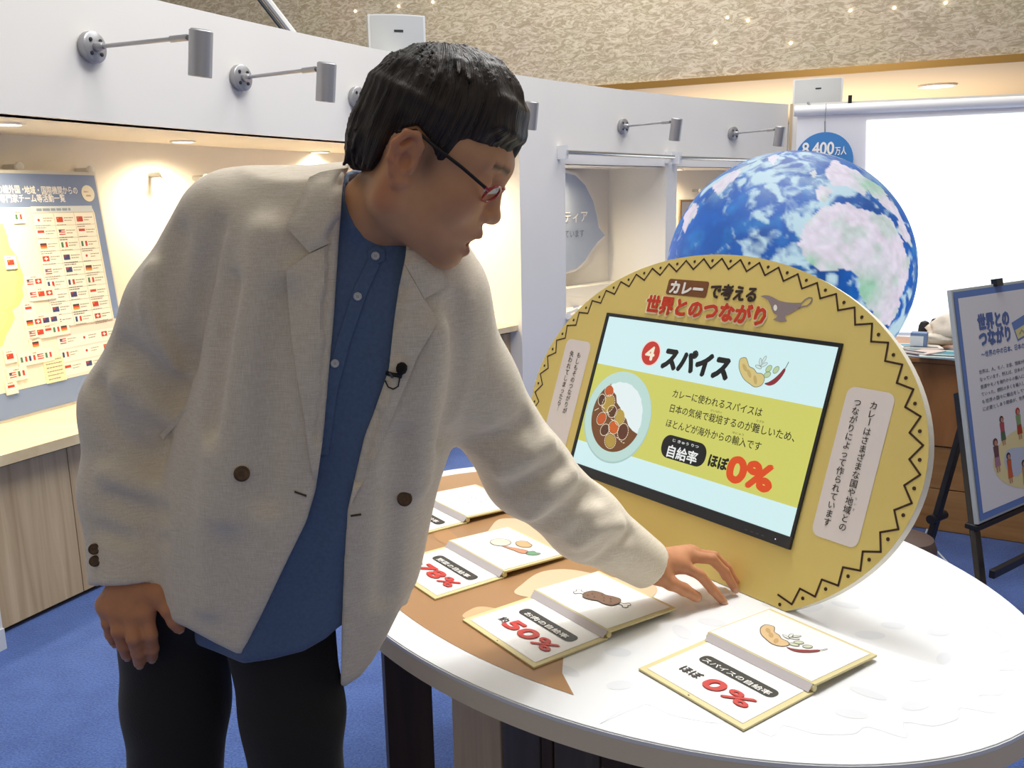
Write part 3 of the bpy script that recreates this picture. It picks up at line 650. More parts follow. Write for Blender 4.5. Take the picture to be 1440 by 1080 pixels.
# ================================================================== LED GLOBE
gy = 3.5; gc = aty((1107, 385), gy); GR = .468
gl = thing('globe', (gc[0], gc[1], 0), 'large glowing globe of the earth turned to the Atlantic and Africa', 'globe')
def pip(P, poly):
    x, y = P[:, 0], P[:, 1]; ins = np.zeros(len(P), bool); n = len(poly)
    for i in range(n):
        x1, y1 = poly[i]; x2, y2 = poly[(i+1) % n]
        c = ((y1 > y) != (y2 > y)) & (x < (x2-x1)*(y-y1)/(y2-y1+1e-12)+x1); ins ^= c
    return ins
_rn = np.random.RandomState(4)
def vnoise(P, f, seed=0):
    """value noise at 3D points"""
    Q = P*f; I = np.floor(Q).astype(int); fr_ = Q-I; fr_ = fr_*fr_*(3-2*fr_)
    def h(i, j, k):
        n = (i*73856093) ^ (j*19349663) ^ (k*83492791) ^ (seed*2654435); n = (n ^ (n >> 13))*1274126177 & 0x7fffffff; return ((n ^ (n >> 16)) & 0xffff)/65535.
    r = 0
    for a in (0, 1):
        for b in (0, 1):
            for c in (0, 1):
                r = r+h(I[:, 0]+a, I[:, 1]+b, I[:, 2]+c)*(fr_[:, 0] if a else 1-fr_[:, 0])*(fr_[:, 1] if b else 1-fr_[:, 1])*(fr_[:, 2] if c else 1-fr_[:, 2])
    return r
def fbm(P, f, o=5, seed=0): return sum(vnoise(P, f*2**k, seed+k)*.5**k for k in range(o))/sum(.5**k for k in range(o))
def globe():
    nu, nv = 360, 220
    th_, ph = np.meshgrid(np.linspace(0, 2*math.pi, nu, endpoint=False), np.linspace(.02, math.pi-.02, nv)); th_, ph = th_.ravel(), ph.ravel()
    D = np.stack([np.sin(ph)*np.cos(th_), np.sin(ph)*np.sin(th_), np.cos(ph)], 1); P = gc+D*GR
    F = []
    idx = np.arange(nu*nv).reshape(nv, nu)
    a, b, c, d = idx[:-1], np.roll(idx, -1, 1)[:-1], np.roll(idx, -1, 1)[1:], idx[1:]
    F = np.stack([a, d, c, b], -1).reshape(-1, 4).tolist(); F += [idx[0].tolist(), idx[-1].tolist()[::-1]]
    o = mk('lit_sphere', P, F, None, gl, True, mats=[MATS['earth']])
    front = ((P-EYE)*D).sum(1) < 0
    px = proj(P)+np.stack([fbm(D, 14, 3, 2)-.5, fbm(D, 14, 3, 9)-.5], 1)*9
    px[~front] = (-999, -999)
    ocean = np.outer(np.ones(len(P)), lin('#1566c8'))
    deep = fbm(D, 3, 4, 1)[:, None]; ocean = ocean*(0.25+1.0*deep)
    shal = np.clip((fbm(D, 9, 4, 7)-.5)*3, 0, 1)[:, None]; ocean = ocean*(1-shal*.5)+np.array(lin('#2f9be0'))*shal*.5
    land = np.zeros(len(P), bool)
    africa = [(1127, 327), (1137, 307), (1160, 290), (1193, 283), (1200, 290), (1220, 297), (1247, 301), (1260, 320), (1273, 347), (1281, 370), (1278, 387), (1267, 415), (1264, 437), (1250, 460), (1240, 452), (1230, 445), (1214, 425), (1208, 412), (1207, 387), (1194, 379), (1178, 379), (1156, 382), (1133, 365), (1125, 345)]
    iberia = [(1147, 270), (1152, 263), (1168, 262), (1172, 270), (1160, 284), (1150, 281)]
    europe = [(1160, 240), (1172, 226), (1190, 232), (1212, 246), (1236, 262), (1250, 276), (1232, 279), (1222, 268), (1212, 276), (1205, 268), (1190, 262), (1172, 262), (1165, 252)]
    brit = [(1138, 240), (1146, 236), (1148, 246), (1141, 250)]
    asia = [(1236, 262), (1262, 292), (1276, 320), (1284, 350), (1270, 335), (1258, 305), (1244, 290), (1236, 282)]
    green = [(1080, 222), (1098, 216), (1088, 232)]
    amer = [(962, 300), (975, 285), (985, 290), (972, 310), (960, 330)]
    canada = [(1000, 262), (1030, 240), (1052, 232), (1030, 255), (1010, 275)]
    for pl in (africa, iberia, europe, brit, asia, green, amer, canada): land |= pip(px, pl)
    back = (~front) & (fbm(D, 2.2, 4, 21) > .55); land |= back
    lc = np.outer(np.ones(len(P)), lin('#e6dcec')); gmask = np.clip((fbm(D, 8, 4, 3)-.52)*5, 0, 1)
    cz = np.exp(-(((px[:, 0]-1216)/24)**2+((px[:, 1]-408)/28)**2))+np.exp(-(((px[:, 0]-1235)/26)**2+((px[:, 1]-262)/14)**2))*.8+np.exp(-(((px[:, 0]-1140)/14)**2+((px[:, 1]-368)/10)**2))
    gm = np.clip(gmask*.35+cz*.8*(.5+fbm(D, 20, 3, 5)), 0, 1)[:, None]
    lc = lc*(1-gm)+np.array(lin('#6cc48c'))*gm
    lc = lc*(.78+.4*fbm(D, 26, 3, 11))[:, None]
    colr = np.where(land[:, None], lc, ocean)
    W_ = np.stack([fbm(D, 4, 3, 31), fbm(D, 4, 3, 41), fbm(D, 4, 3, 51)], 1)
    cl = fbm(D+W_*.75, 7.0, 6, 61); cov = fbm(D, 2.4, 3, 71)
    cl = np.clip((cl-.51+(cov-.5)*.6)*6.0, 0, 1)
    north = np.clip((D[:, 2]-.55)*2.2, 0, 1); cl = np.clip(cl+north*np.clip((fbm(D+W_*.4, 6, 4, 81)-.42)*4, 0, 1)*.8, 0, 1)
    cl = np.where(land, cl*.10, cl*.78)[:, None]
    colr = colr*(1-cl)+np.array(lin('#d4f2f6'))*cl
    ca = o.data.color_attributes.new('earth', 'FLOAT_COLOR', 'POINT'); ca.data.foreach_set('color', np.c_[colr, np.ones(len(P))].astype(np.float32).ravel())
em = M('earth', '#2060c0', .45)
nt = em.node_tree; at_ = nt.nodes.new('ShaderNodeAttribute'); at_.attribute_name = 'earth'; bs = nt.nodes['Principled BSDF']; bs.inputs['Base Color'].default_value = (.01, .01, .012, 1); bs.inputs['Roughness'].default_value = .6
nt.links.new(at_.outputs['Color'], bs.inputs['Emission Color']); bs.inputs['Emission Strength'].default_value = .9
globe()
lathe('stand_column', (gc[0], gc[1], 0), Z, [(.30, 0), (.30, .02), (.07, .05), (.06, .60), (.14, .70)], blk, gl, 28)
# ================================================================== ARM SPOTLIGHTS ON THE CURVED WALL
steel = M('lamp_grey', '#a6a6aa', .38, .55); steel_d = M('lamp_dark', '#6d7076', .4, .4); screwm = M('screw_dark', '#3d4247', .4, .6)
def lamp_proto():
    r = bpy.data.objects.new('arm_spotlight', None); COL.objects.link(r); ORG[r.name] = np.zeros(3)
    bs_ = lathe('wall_plate', (0, 0, 0), X, [(.050, 0), (.055, .006), (.055, .030), (.050, .034)], steel, r, 28)
    for a in (45, 135, 225, 315): lathe('screw', (.034, .033*math.cos(math.radians(a)), .033*math.sin(math.radians(a))), X, [(.0075, 0), (.0075, .003), (.005, .004)], screwm, bs_, 10)
    lathe('socket', (.034, 0, 0), X, [(.018, 0), (.015, .03), (.010, .035)], steel, r, 16)
    tube('arm', [(.03, 0, 0), (.42, 0, .002)], .0075, steel, r, 10)
    tube('sleeve', [(.365, 0, .0017), (.435, 0, .0022)], .0115, steel, r, 12)
    tube('joint', [(.432, 0, .002), (.462, 0, .002)], .009, steel_d, r, 10)
    c = np.array([.495, 0, .022]); ax = np.array([-.16, .03, -1.0]); ax /= np.linalg.norm(ax)
    hd = lathe('lamp_head', c, ax, [(.036, 0), (.040, .004), (.040, .152), (.037, .154), (.035, .140)], steel, r, 32)
    lathe('end_cap', c-ax*.002, ax, [(.034, 0), (.034, .004)], M('cap_grey', '#c6cacf', .3, .4), hd, 28)
    return r
def copy_tree(o, parent=None):
    c = o.copy(); COL.objects.link(c); c.parent = parent
    for ch_ in list(o.children): copy_tree(ch_, c)
    return c
lp = lamp_proto()
for k, (px, lb) in enumerate((((125, 67), 'grey arm spotlight at the upper left corner, largest of the row'), ((335, 110), 'grey arm spotlight above the right shoulder, second from the left'), ((499, 138), "grey arm spotlight mostly hidden behind the man's hair, only its wall plate showing"),
                       ((655, 158), "grey arm spotlight whose lamp end pokes out beyond the man's fringe"), ((874, 178), 'grey arm spotlight above the speech bubble alcove'), ((1029, 188), 'grey arm spotlight above the globe, next to the blue disc'))):
    o = lp if k == 0 else copy_tree(lp)
    i, q = wallhit(px); n = cn(i); o.location = tuple(q-n*.001); o.rotation_euler = (0, 0, math.atan2(n[1], n[0])+math.radians((6, 0, 0, -2, 0, 0)[k])); tag(o, lb, 'lamp', 'arm spotlights on the curved wall')
# ================================================================== SPEAKERS ON THE WALL TOPS
spk = M('speaker_white', '#e3e5e6', .5, bump=(900, .15)); spg = M('speaker_grille', '#c9cccd', .6, bump=(1200, .3))
def speaker(c, ang, w, h, d, label):
    t = thing('wall_speaker', c, label, 'speaker', 'white speakers on the wall tops'); n = np.array([math.cos(ang), math.sin(ang), 0]); uu = np.array([-n[1], n[0], 0])
    pts = [c+uu*x*w/2+n*(d*.5-.25*d*x*x) for x in np.linspace(-1, 1, 9)]+[c+uu*w/2-n*d/2, c-uu*w/2-n*d/2]
    prism('cabinet', pts, Z*h, spk, t, .004)
    P, F = [], []
    for x in np.linspace(-.92, .92, 9):
        for z in (.03*h, .97*h): P.append(c+uu*x*w/2+n*(d*.5-.25*d*x*x+.003)+Z*z)
    F = [(2*k, 2*k+2, 2*k+3, 2*k+1) for k in range(8)]
    mk('grille', P, F, spg, t, True)
    f = Frame(c+n*(d*.5+.005)+Z*h*.62, uu, Z); flat(f, 'maker_badge', [rect(-.02, 0, .03, .012)], screwm, t, 0)
    box('bracket', c-Z*.02, uu, n, Z, w*.3, d*.6, .05, steel_d, t)
i = ci(562); s1 = aty((559, 80), float(cp(i, -.22)[1])); s1[2] = ZT-.03
speaker(s1, math.atan2(-s1[1], -s1[0])+.12, .315, .245, .11, "white curved loudspeaker on the wall top above the man's head")
s2 = aty((1149, 145), 8.42); s2[2] = ZT-.01
speaker(s2, math.atan2(-s2[1], -s2[0]), .43, .25, .12, 'pale loudspeaker on the wall top above the blue disc')
# ================================================================== ALCOVE 1: MAP BOARD, PEGS, CUPS
chrome = M('chrome', '#cfcfcf', .15, .95)
bl_ = onz((0, 597), .66); br_ = onz((190, 546), .66); lu = (br_-bl_)/np.linalg.norm(br_-bl_); lnb = np.array([-lu[1], lu[0], 0])
LT = math.radians(5.5); LFo = br_+Z*.0015; lf = Frame(LFo, lu, Z*math.cos(LT)+lnb*math.sin(LT))
pb = thing('map_board', LFo, 'blue bordered map board with rows of little flags leaning in the left alcove', 'poster')
PW = 1.40; PH = .99
prism('panel', [lf.p(x, y, -.004) for x, y in rect(-PW, 0, 0, PH)], -lf.n*.02, M('board_silver', '#d9d6cc', .4), pb)
flat(lf, 'blue_sheet', [rect(-PW+.012, .012, -.012, PH-.014)], M('poster_blue', '#7c8fb4', .45), pb, .0)
yt = lf.inv((70, 291))[1]; yb = lf.inv((60, 553))[1]
flat(lf, 'map_sheet', [[(-PW+.05, .115), (-.05, .115), (-.05, yt-.03), (-.056, yt-.012), (-.07, yt), (-PW+.05, yt)]], M('poster_cream', '#f2ead2', .5), pb, .0008)
a, b = lf.inv((0, 275)), lf.inv((109, 272)); text(lf, '地域・国際機関からの', lf.inv((35, 273))[0], lf.inv((35, 272))[1], .036, white_ink, pb, b[0]-lf.inv((35, 273))[0], .03, .0015)
text(lf, 'の諸外国・', lf.inv((-3, 273))[0], lf.inv((20, 271))[1], .036, white_ink, pb, lf.inv((34, 273))[0]-lf.inv((-3, 273))[0], .03, .0015)
text(lf, '専門家チーム等活動一覧', lf.inv((0, 284))[0], lf.inv((45, 283.5))[1], .036, white_ink, pb, lf.inv((92, 284))[0]-lf.inv((0, 284))[0], .03, .0015)
cc = lf.inv((123.5, 272)); flat(lf, 'date_badge', [ell(*cc, .036, .036, 24)], M('poster_cream'), pb, .0012)
bars(lf, 'date_print', cc[0]-.024, cc[1]+.004, .048, 1, .02, .006, M('faint_print', '#c7b6a0', .5), pb, random.Random(1), .0018); bars(lf, 'date_print', cc[0]-.014, cc[1]-.014, .03, 1, .02, .008, M('faint_print'), pb, random.Random(2), .0018)
# land
land_px = [(-30, 312), (0, 315), (6, 332), (9, 347), (19, 360), (24, 376), (31, 392), (27, 404), (29, 417), (22, 430), (13, 436), (17, 447), (10, 462), (4, 472), (0, 486), (-30, 500)]
flat(lf, 'map_land', [[lf.inv((p[0]+4, p[1])) for p in land_px]], M('map_yellow', '#ecdf8a', .5), pb, .0012); flat(lf, 'map_land', [[lf.inv((p[0]-6, p[1])) for p in land_px]], M('map_green', '#c9d193', .5), pb, .0016)
fr_, fg_, fb_, fw_, fk_, fy_ = (M('flag_'+n, c, .5) for n, c in (('red', '#c2402f'), ('green', '#4f7a56'), ('navy', '#3c4470'), ('white', '#f6f2ea'), ('black', '#3d3028'), ('gold', '#d3a032')))
def flag(x, y, w, h, k):
    """little flag polygons: k selects the pattern"""
    k = k % 9
    if k == 0: return [(rect(x, y, x+w, y+h), fw_), (ell(x+w/2, y+h/2, h*.28, h*.28, 10), fr_)]
    if k == 1: return [(rect(x, y, x+w, y+h), fr_), (rect(x+w*.12, y+h*.6, x+w*.3, y+h*.85), fy_)]
    if k == 2: return [(rect(x, y, x+w/3, y+h), fb_), (rect(x+w/3, y, x+2*w/3, y+h), fw_), (rect(x+2*w/3, y, x+w, y+h), fr_)]
    if k == 3: return [(rect(x, y, x+w, y+h/2), fw_), (rect(x, y+h/2, x+w, y+h), fr_)]
    if k == 4: return [(rect(x, y, x+w, y+h/3), fy_), (rect(x, y+h/3, x+w, y+2*h/3), fr_), (rect(x, y+2*h/3, x+w, y+h), fk_)]
    if k == 5: return [(rect(x, y, x+w, y+h), fr_), (rect(x+w*.42, y+h*.18, x+w*.58, y+h*.82), fw_), (rect(x+w*.24, y+h*.40, x+w*.42, y+h*.60), fw_), (rect(x+w*.58, y+h*.40, x+w*.76, y+h*.60), fw_)]
    if k == 6: return [(rect(x, y, x+w, y+h), fb_), (rect(x, y+h*.7, x+w*.5, y+h*.82), fr_), (rect(x+w*.2, y+h*.5, x+w*.3, y+h), fr_)]
    if k == 7: return [(rect(x, y+h*j/5, x+w, y+h*(j+1)/5), fr_ if j % 2 == 0 else fw_) for j in range(5)]+[(rect(x, y+h*.6, x+w*.4, y+h*.6001+h*.3999), fb_)]
    return [(rect(x, y, x+w/3, y+h), fg_), (rect(x+w/3, y, x+2*w/3, y+h), fw_), (rect(x+2*w/3, y, x+w, y+h), fr_)]
def split(fl_):
    out = []
    for p, m in fl_: out.append((p, m))
    return out
def flagset(name, lst, par, lift):
    """layered so that marks on a field sit above it"""
    V = [p for p, m in lst]; 
    o = None
    base = [(p, m) for n_, (p, m) in enumerate(lst)]
    return flat(lf, name, [p for p, m in base], [m for p, m in base], par, lift)
rnd = random.Random(11)
cardm = M('card_paper', '#f7f0dc', .5); linem = M('card_line', '#b9ae98', .5); prn = M('small_print', '#9a8f80', .5); prd = M('small_print_dark', '#6b6660', .5)
rows = [310, 325.5, 344.7, 363.7, 380.8, 397, 414, 432, 448.5]
x00, y00 = lf.inv((53.7, 310)); x02, y02 = lf.inv((111.7, 308.8)); _, y80 = lf.inv((110.7, 448.5))
dx = (x02-x00)/2; dy = (y00-y80)/8
tblp = [(rect(x00-.026, y00-.033-dy*8, x00-.026+3*dx, y00+.030), M('table_paper', '#f6f1e2', .5))]
flat(lf, 'flag_table', [p for p, m in tblp], tblp[0][1], pb, .0012)
hd_ = flat(lf, 'table_heading', [rect(x00-.026, y00+.030, x00-.026+3*dx, y00+.058)], M('heading_blue', '#d5dde0', .5), pb, .0012)
bars(lf, 'table_heading_print', x00, y00+.038, 2.4*dx, 1, .02, .011, M('heading_ink', '#8fa2b3', .5), pb, rnd, .0016)
L_ = []
for r in range(10): L_.append(rect(x00-.026, y00+.0295-dy*r, x00-.026+3*dx, y00+.0312-dy*r))
for c in range(4): L_.append(rect(x00-.0268+dx*c, y00+.030-dy*9, x00-.0252+dx*c, y00+.030))
flat(lf, 'table_lines', L_, linem, pb, .0015)
order = [0, 1, 1, 3, 7, 3, 4, 8, 8, 5, 6, 0, 7, 6, 4, 2, 2, 8, 0, 6, 3, 6, 4, 1, 7, 2, 5]
for r in range(9):
    for c in range(3):
        x, y = x00+dx*c, y00-dy*r; fl_ = flag(x-.016, y-.010, .033, .022, order[r*3+c])
        flagset('flag_picture', fl_[:1], pb, .0018) if len(fl_) > 1 and order[r*3+c] in (0, 1, 5, 6) else None
        rest = fl_[1:] if order[r*3+c] in (0, 1, 5, 6) else fl_
        flagset('flag_picture', rest, pb, .0024)
        bars(lf, 'cell_print', x+.024, y+.006, dx*.45, 2, .011, .0035, prn, pb, rnd, .0018); bars(lf, 'cell_print', x-.02, y-.024, dx*.7, 1 if (r+c) % 2 else 2, .009, .004, prd if (r*c) % 2 else prn, pb, rnd, .0018)
# pink table
px0, py0 = lf.inv((86, 540)); px1, py1 = lf.inv((160, 466))
xa, ya = lf.inv((84, 481)); dx2 = lf.inv((114, 476))[0]-xa; dy2 = (lf.inv((88, 481))[1]-lf.inv((92, 523))[1])/2.2
flat(lf, 'pink_table', [rect(xa-.015, ya-dy2*2.75, xa+dx2*2.9, ya+.06)], M('pink_paper', '#f6ddd0', .5), pb, .0012)
for r in range(3):
    for c in range(3):
        x, y = xa+dx2*c, ya-dy2*(r+.0)
        flat(lf, 'pink_cell', [rect(x-.012, y-dy2*.52, x+dx2*.9, y+dy2*.36)], M('table_paper'), pb, .0016)
        fl_ = flag(x, y-.010, .032, .022, (7, 0, 5, 2, 0, 1, 3, 6, 4)[r*3+c]); flagset('flag_picture', fl_[:1], pb, .0020); flagset('flag_picture', fl_[1:], pb, .0025) if len(fl_) > 1 else None
        bars(lf, 'cell_print', x+.04, y+.005, dx2*.4, 2, .011, .0035, prn, pb, rnd, .002)
for (px, fs) in (((25, 305), [8]), ((14, 369), [1]), ((47, 396), [7, 5]), ((57, 413), [7, 1, 5]), ((39, 435), [3]), ((58, 451), [4, 5, 6, 6]), ((67, 465), [7, 1, 3, 8, 4]), ((49, 484), [4]), ((13, 501), [1]), ((50, 502), [8, 2, 7, 8]), ((23, 526), [7, 8]), ((15, 545), [3])):
    x, y = lf.inv(px); w_ = .040*len(fs)+.014
    cdp = flat(lf, 'flag_card', [rect(x-w_/2, y-.027, x+w_/2, y+.027)], cardm, pb, .006, .0045)
    for j, k in enumerate(fs):
        fx = x-w_/2+.010+.040*j; fl_ = flag(fx, y-.011, .031, .021, k)
        if k in (0, 1, 5, 6): flagset('flag_picture', fl_[:1], cdp, .0066); flagset('flag_picture', fl_[1:], cdp, .0072)
        else: flagset('flag_picture', fl_, cdp, .0068)
    bars(lf, 'card_print', x-.015, y+.016, .03, 1, .02, .004, M('red_print', '#c98a72', .5), cdp, rnd, .0066)
lx, ly = lf.inv((62, 520)); flat(lf, 'legend_card', [rect(lx, ly-.06, lx+.10, ly+.045)], M('legend_paper', '#f0e6bd', .5), pb, .004, .003); bars(lf, 'legend_print', lx+.01, ly+.033, .08, 6, .016, .004, prn, pb, rnd, .0046)
# chrome pegs on the alcove back
for px, lb in (((17, 235), 'chrome peg above the map board, left one'), ((118, 240), 'chrome peg above the right corner of the map board'), ((221, 246), 'chrome peg alone on the bright alcove wall'), ((282, 250), 'chrome peg half hidden by the jacket shoulder')):
    i, q = wallhit(px, -AD+.05); n = cn(i); t = thing('wall_peg', q-n*.05, lb, 'peg', 'chrome pegs on the alcove wall')
    lathe('shaft', q-n*.05, n, [(.013, 0), (.013, .085)], chrome, t, 14); lathe('knob', q+n*.035, n, [(.013, 0), (.019, .003), (.019, .016), (.014, .02)], M('acrylic_clear', '#e9e7e0', .1, 0), t, 16)
# brass cups on the counter next to the pillar
cupm = M('brass_cup', '#8b6a35', .3, .85)
def cup(px_top, y, h, s, label, handle):
    q = aty(px_top, y); q[2] = .66; t = thing('trophy_cup', q, label, 'cup', 'brass cups on the counter')
    lathe('base', q, Z, [(.035*s, 0), (.037*s, .012*s), (.018*s, .022*s), (.008*s, .04*s)], cupm, t, 20)
    lathe('stem', q+Z*.035*s, Z, [(.008*s, 0), (.012*s, (h-.09*s)*.4), (.007*s, (h-.09*s))], cupm, t, 14)
    lathe('bowl', q+Z*(h-.062*s), Z, [(.008*s, 0), (.022*s, .012*s), (.030*s, .035*s), (.036*s, .058*s), (.038*s, .062*s), (.033*s, .060*s), (.024*s, .03*s)], cupm, t, 24)
    if handle: tube('handle', [q+np.array([.028*s, 0, h-.015]), q+np.array([.062*s, 0, h-.03]), q+np.array([.05*s, 0, h-.06*s]), q+np.array([.015*s, 0, h-.085*s])], .004, cupm, t, 8)
cup((667, 470), 5.62, .31, .9, 'taller brass cup on the counter behind the left shoulder', False)
cup((684, 470), 5.55, .175, .85, 'shorter brass cup with a bent handle beside the pillar', True)
# ================================================================== ALCOVE 2 AND 3 CONTENTS
i, q = wallhit((850, 331), -.52); ia, qa = wallhit((793, 331), -.52)
su = (q-qa); su[2] = 0; su /= np.linalg.norm(su); sfm = Frame(np.array([q[0], q[1], 0]), su, Z)
op = [(793, 242.5), (809, 246.7), (823, 260.6), (834, 282.8), (839.4, 305), (842, 320), (851, 331), (841, 339.7), (831.7, 352), (823, 366), (811, 377), (793, 383)]
bp_ = [sfm.inv(p) for p in op]; xc = bp_[0][0]-.05
mir = [(2*xc-x, y) for x, y in bp_ if x < bp_[4][0]][::-1]; bub = bp_+[(xc, bp_[-1][1]-.01)]+mir+[(xc, bp_[0][1]+.005)]
bs1 = thing('speech_bubble_sign', sfm.p(xc, .8), 'grey blue speech bubble cut-out sign in the middle alcove', 'sign')
cx_, cy_ = np.mean([p[0] for p in bub]), np.mean([p[1] for p in bub])
prism('bubble_backing', [sfm.p(cx_+(x-cx_)*1.05, cy_+(y-cy_)*1.06, -.004) for x, y in bub], -sfm.n*.02, M('foam_white', '#eee9e4', .6), bs1)
flat(sfm, 'bubble_face', [bub], M('bubble_blue', '#a9b5c9', .5), bs1, .0)
tx = sfm.inv((793, 312)); te = sfm.inv((826, 313)); text(sfm, 'ティア', tx[0], tx[1], .10, white_ink, bs1, te[0]-tx[0], .02, .002)
tx = sfm.inv((794, 334)); te = sfm.inv((821, 333)); text(sfm, 'ています', tx[0], tx[1], .07, M('bubble_ink', '#6d7588', .5), bs1, te[0]-tx[0], .0, .002)
tube('foot', [sfm.p(xc, bp_[-1][1], -.02), sfm.p(xc, .80, -.02)], .012, M('foam_white'), bs1, 8)
pam = [M('pamphlet_'+c[1:], c, .4) for c in ('#5b5f86', '#e8e3e0', '#8d93ab', '#d9c9b8')]
for k, (pxs, m_, lb) in enumerate((([(796, 423), (828, 413), (832, 419), (800, 430)], 0, 'dark blue pamphlet at the back of the alcove counter'), ([(795, 432), (822, 426), (826, 432), (797, 440)], 1, 'white pamphlet on the alcove counter'), ([(794, 443), (812, 434), (818, 440), (797, 451)], 2, 'grey blue pamphlet at the front of the alcove counter'))):
    P = [onz(p, .641+.004*k) for p in pxs]; o = prism('pamphlet', P, Z*.004, pam[m_], None); tag(o, lb, 'pamphlet', 'pamphlets on the alcove counter')
    o2 = np.mean(P, 0); mk('print_band', [P[0]*.3+o2*.7+Z*.0045, P[1]*.3+o2*.7+Z*.0045, P[2]*.3+o2*.7+Z*.0045, P[3]*.3+o2*.7+Z*.0045], [(0, 1, 2, 3)], pam[(m_+1) % 4], o)
for (pa, pb2, lb) in (((797, 214), (947, 221), 'chrome rail across the top of the speech bubble alcove'), ((957, 222), (1104, 227), 'chrome rail across the top of the alcove behind the globe')):
    ia_, qa_ = wallhit(pa, .07); ib_, qb_ = wallhit(pb2, .07); t = thing('curtain_rail', qa_, lb, 'rail', 'chrome rails over the alcoves')
    tube('rod', [qa_, qb_], .016, chrome, t, 12)
    for ii, qq in ((ia_, qa_), (ib_, qb_)):
        n = cn(ii); box('bracket', qq-n*.035, Z, np.array([-n[1], n[0], 0]), n, .09, .035, .07, M('bracket_white', '#dfe2e6', .4), t)
i, q = wallhit((966, 300), -.40); n = cn(i); fu = np.array([-n[1], n[0], 0]); ffm = Frame(q, fu if fu[0] > 0 else -fu, Z)
pf_ = thing('picture_frame', q, 'small wooden picture frame in the alcove left of the globe', 'frame')
for nm, r_ in (('frame_rail', rect(-.10, -.15, .10, -.13)), ('frame_rail', rect(-.10, .10, .10, .12)), ('frame_stile', rect(-.10, -.13, -.08, .10)), ('frame_stile', rect(.08, -.13, .10, .10))): flat(ffm, nm, [r_], M('frame_tan', '#bd9a6c', .5), pf_, .012, .02)
flat(ffm, 'picture', [rect(-.08, -.13, .08, .10)], M('picture_pale', '#e3ddd2', .5), pf_, .002)
i, q = wallhit((980, 268), -AD2+.05); n = cn(i); t = thing('wall_peg', q-n*.05, 'chrome peg in the alcove beside the globe', 'peg', 'chrome pegs on the alcove wall'); lathe('shaft', q-n*.05, n, [(.013, 0), (.013, .085)], chrome, t, 14); lathe('knob', q+n*.035, n, [(.013, 0), (.019, .003), (.019, .016), (.014, .02)], M('acrylic_clear'), t, 16)
# ================================================================== PROJECTION SCREEN AND BLUE DISC
rf = Frame(A0+nR*.12, dR, Z)
ps = thing('projection_screen', rf.p(.6, 0.2), 'wide white projection screen glowing with an overexposed picture', 'screen')
pt = rf.inv((1113, 157)); pe = rf.inv((1440, 146))
tube('top_roller', [rf.p(pt[0]+.02, pt[1], .03), rf.p(pt[0]+3.6, pt[1], .03)], .045, M('roller_white', '#f0f1f3', .4), ps, 16)
zb = rf.inv((1290, 477))[1]
flat(rf, 'fabric', [rect(pt[0]+.05, zb, pt[0]+3.5, pt[1])], M('screen_fabric', '#e9e9ee', .7), ps, .03, .004)
tube('bottom_bar', [rf.p(pt[0]+.02, zb, .03), rf.p(pt[0]+3.55, zb, .03)], .035, M('roller_white'), ps, 14)
K = [rf.inv(p) for p in ((1218.5, 170), (1440, 159), (1440, 464), (1214, 466))]
e_ = K[1][0]+.9; sl = (K[1][1]-K[0][1])/(K[1][0]-K[0][0])
flat(rf, 'projected_picture', [[K[3], (e_, K[2][1]-.01), (e_, K[0][1]+sl*(e_-K[0][0])), K[0]]], M('projected_white', '#f6feff', .7, emit=1.25), ps, .036)
dc = rf.inv((1157, 227)); rd = abs(rf.inv((1199, 227))[0]-dc[0])*.98
df = Frame(rf.p(dc[0], dc[1], .10), dR, Z)
dcn = thing('hanging_disc', df.p(0, 0), 'flat blue disc lettered in white hanging before the screen, half behind the globe', 'sign')
prism('disc', [df.p(x, y, -.002) for x, y in ell(0, 0, rd, rd, 48)], -df.n*.012, M('disc_blue', '#3f84c8', .5), dcn)
tx = df.inv((1128, 218)); te = df.inv((1172, 218)); text(df, '8,400', tx[0], tx[1]-.0, .145, white_ink, dcn, te[0]-tx[0], .035, .002)
tx = df.inv((1174, 217)); te = df.inv((1190, 216)); text(df, '万人', tx[0], tx[1], .075, white_ink, dcn, te[0]-tx[0], .03, .002)
tube('cord', [df.p(.0, rd-.005, -.008), df.p(-.005, rd+.09, -.006)], .006, M('cord_grey', '#8d9094', .6), dcn, 6); tube('cord', [df.p(-.005, rd+.09, -.006), df.p(-.002, ZT-df.o[2]-.03, -.004)], .0025, M('cord_grey'), dcn, 6)
k1 = rf.inv((1196, 149)); o = box('hook', rf.p(k1[0], k1[1], .045-.12), dR, Z, nR, .03, .19, .02, blk); tag(o, 'black hook strip hanging over the wall top', 'hook')
k1 = rf.inv((1140, 152)); tube_o = tube('screen_clip', [rf.p(k1[0]-.02, k1[1]+.06, -.10), rf.p(k1[0], k1[1]+.02, -.09), rf.p(k1[0]+.012, k1[1]-.05, -.03)], .010, M('cord_grey'), None, 6); tag(tube_o, 'small grey clip beside the hanging disc cord', 'clip')
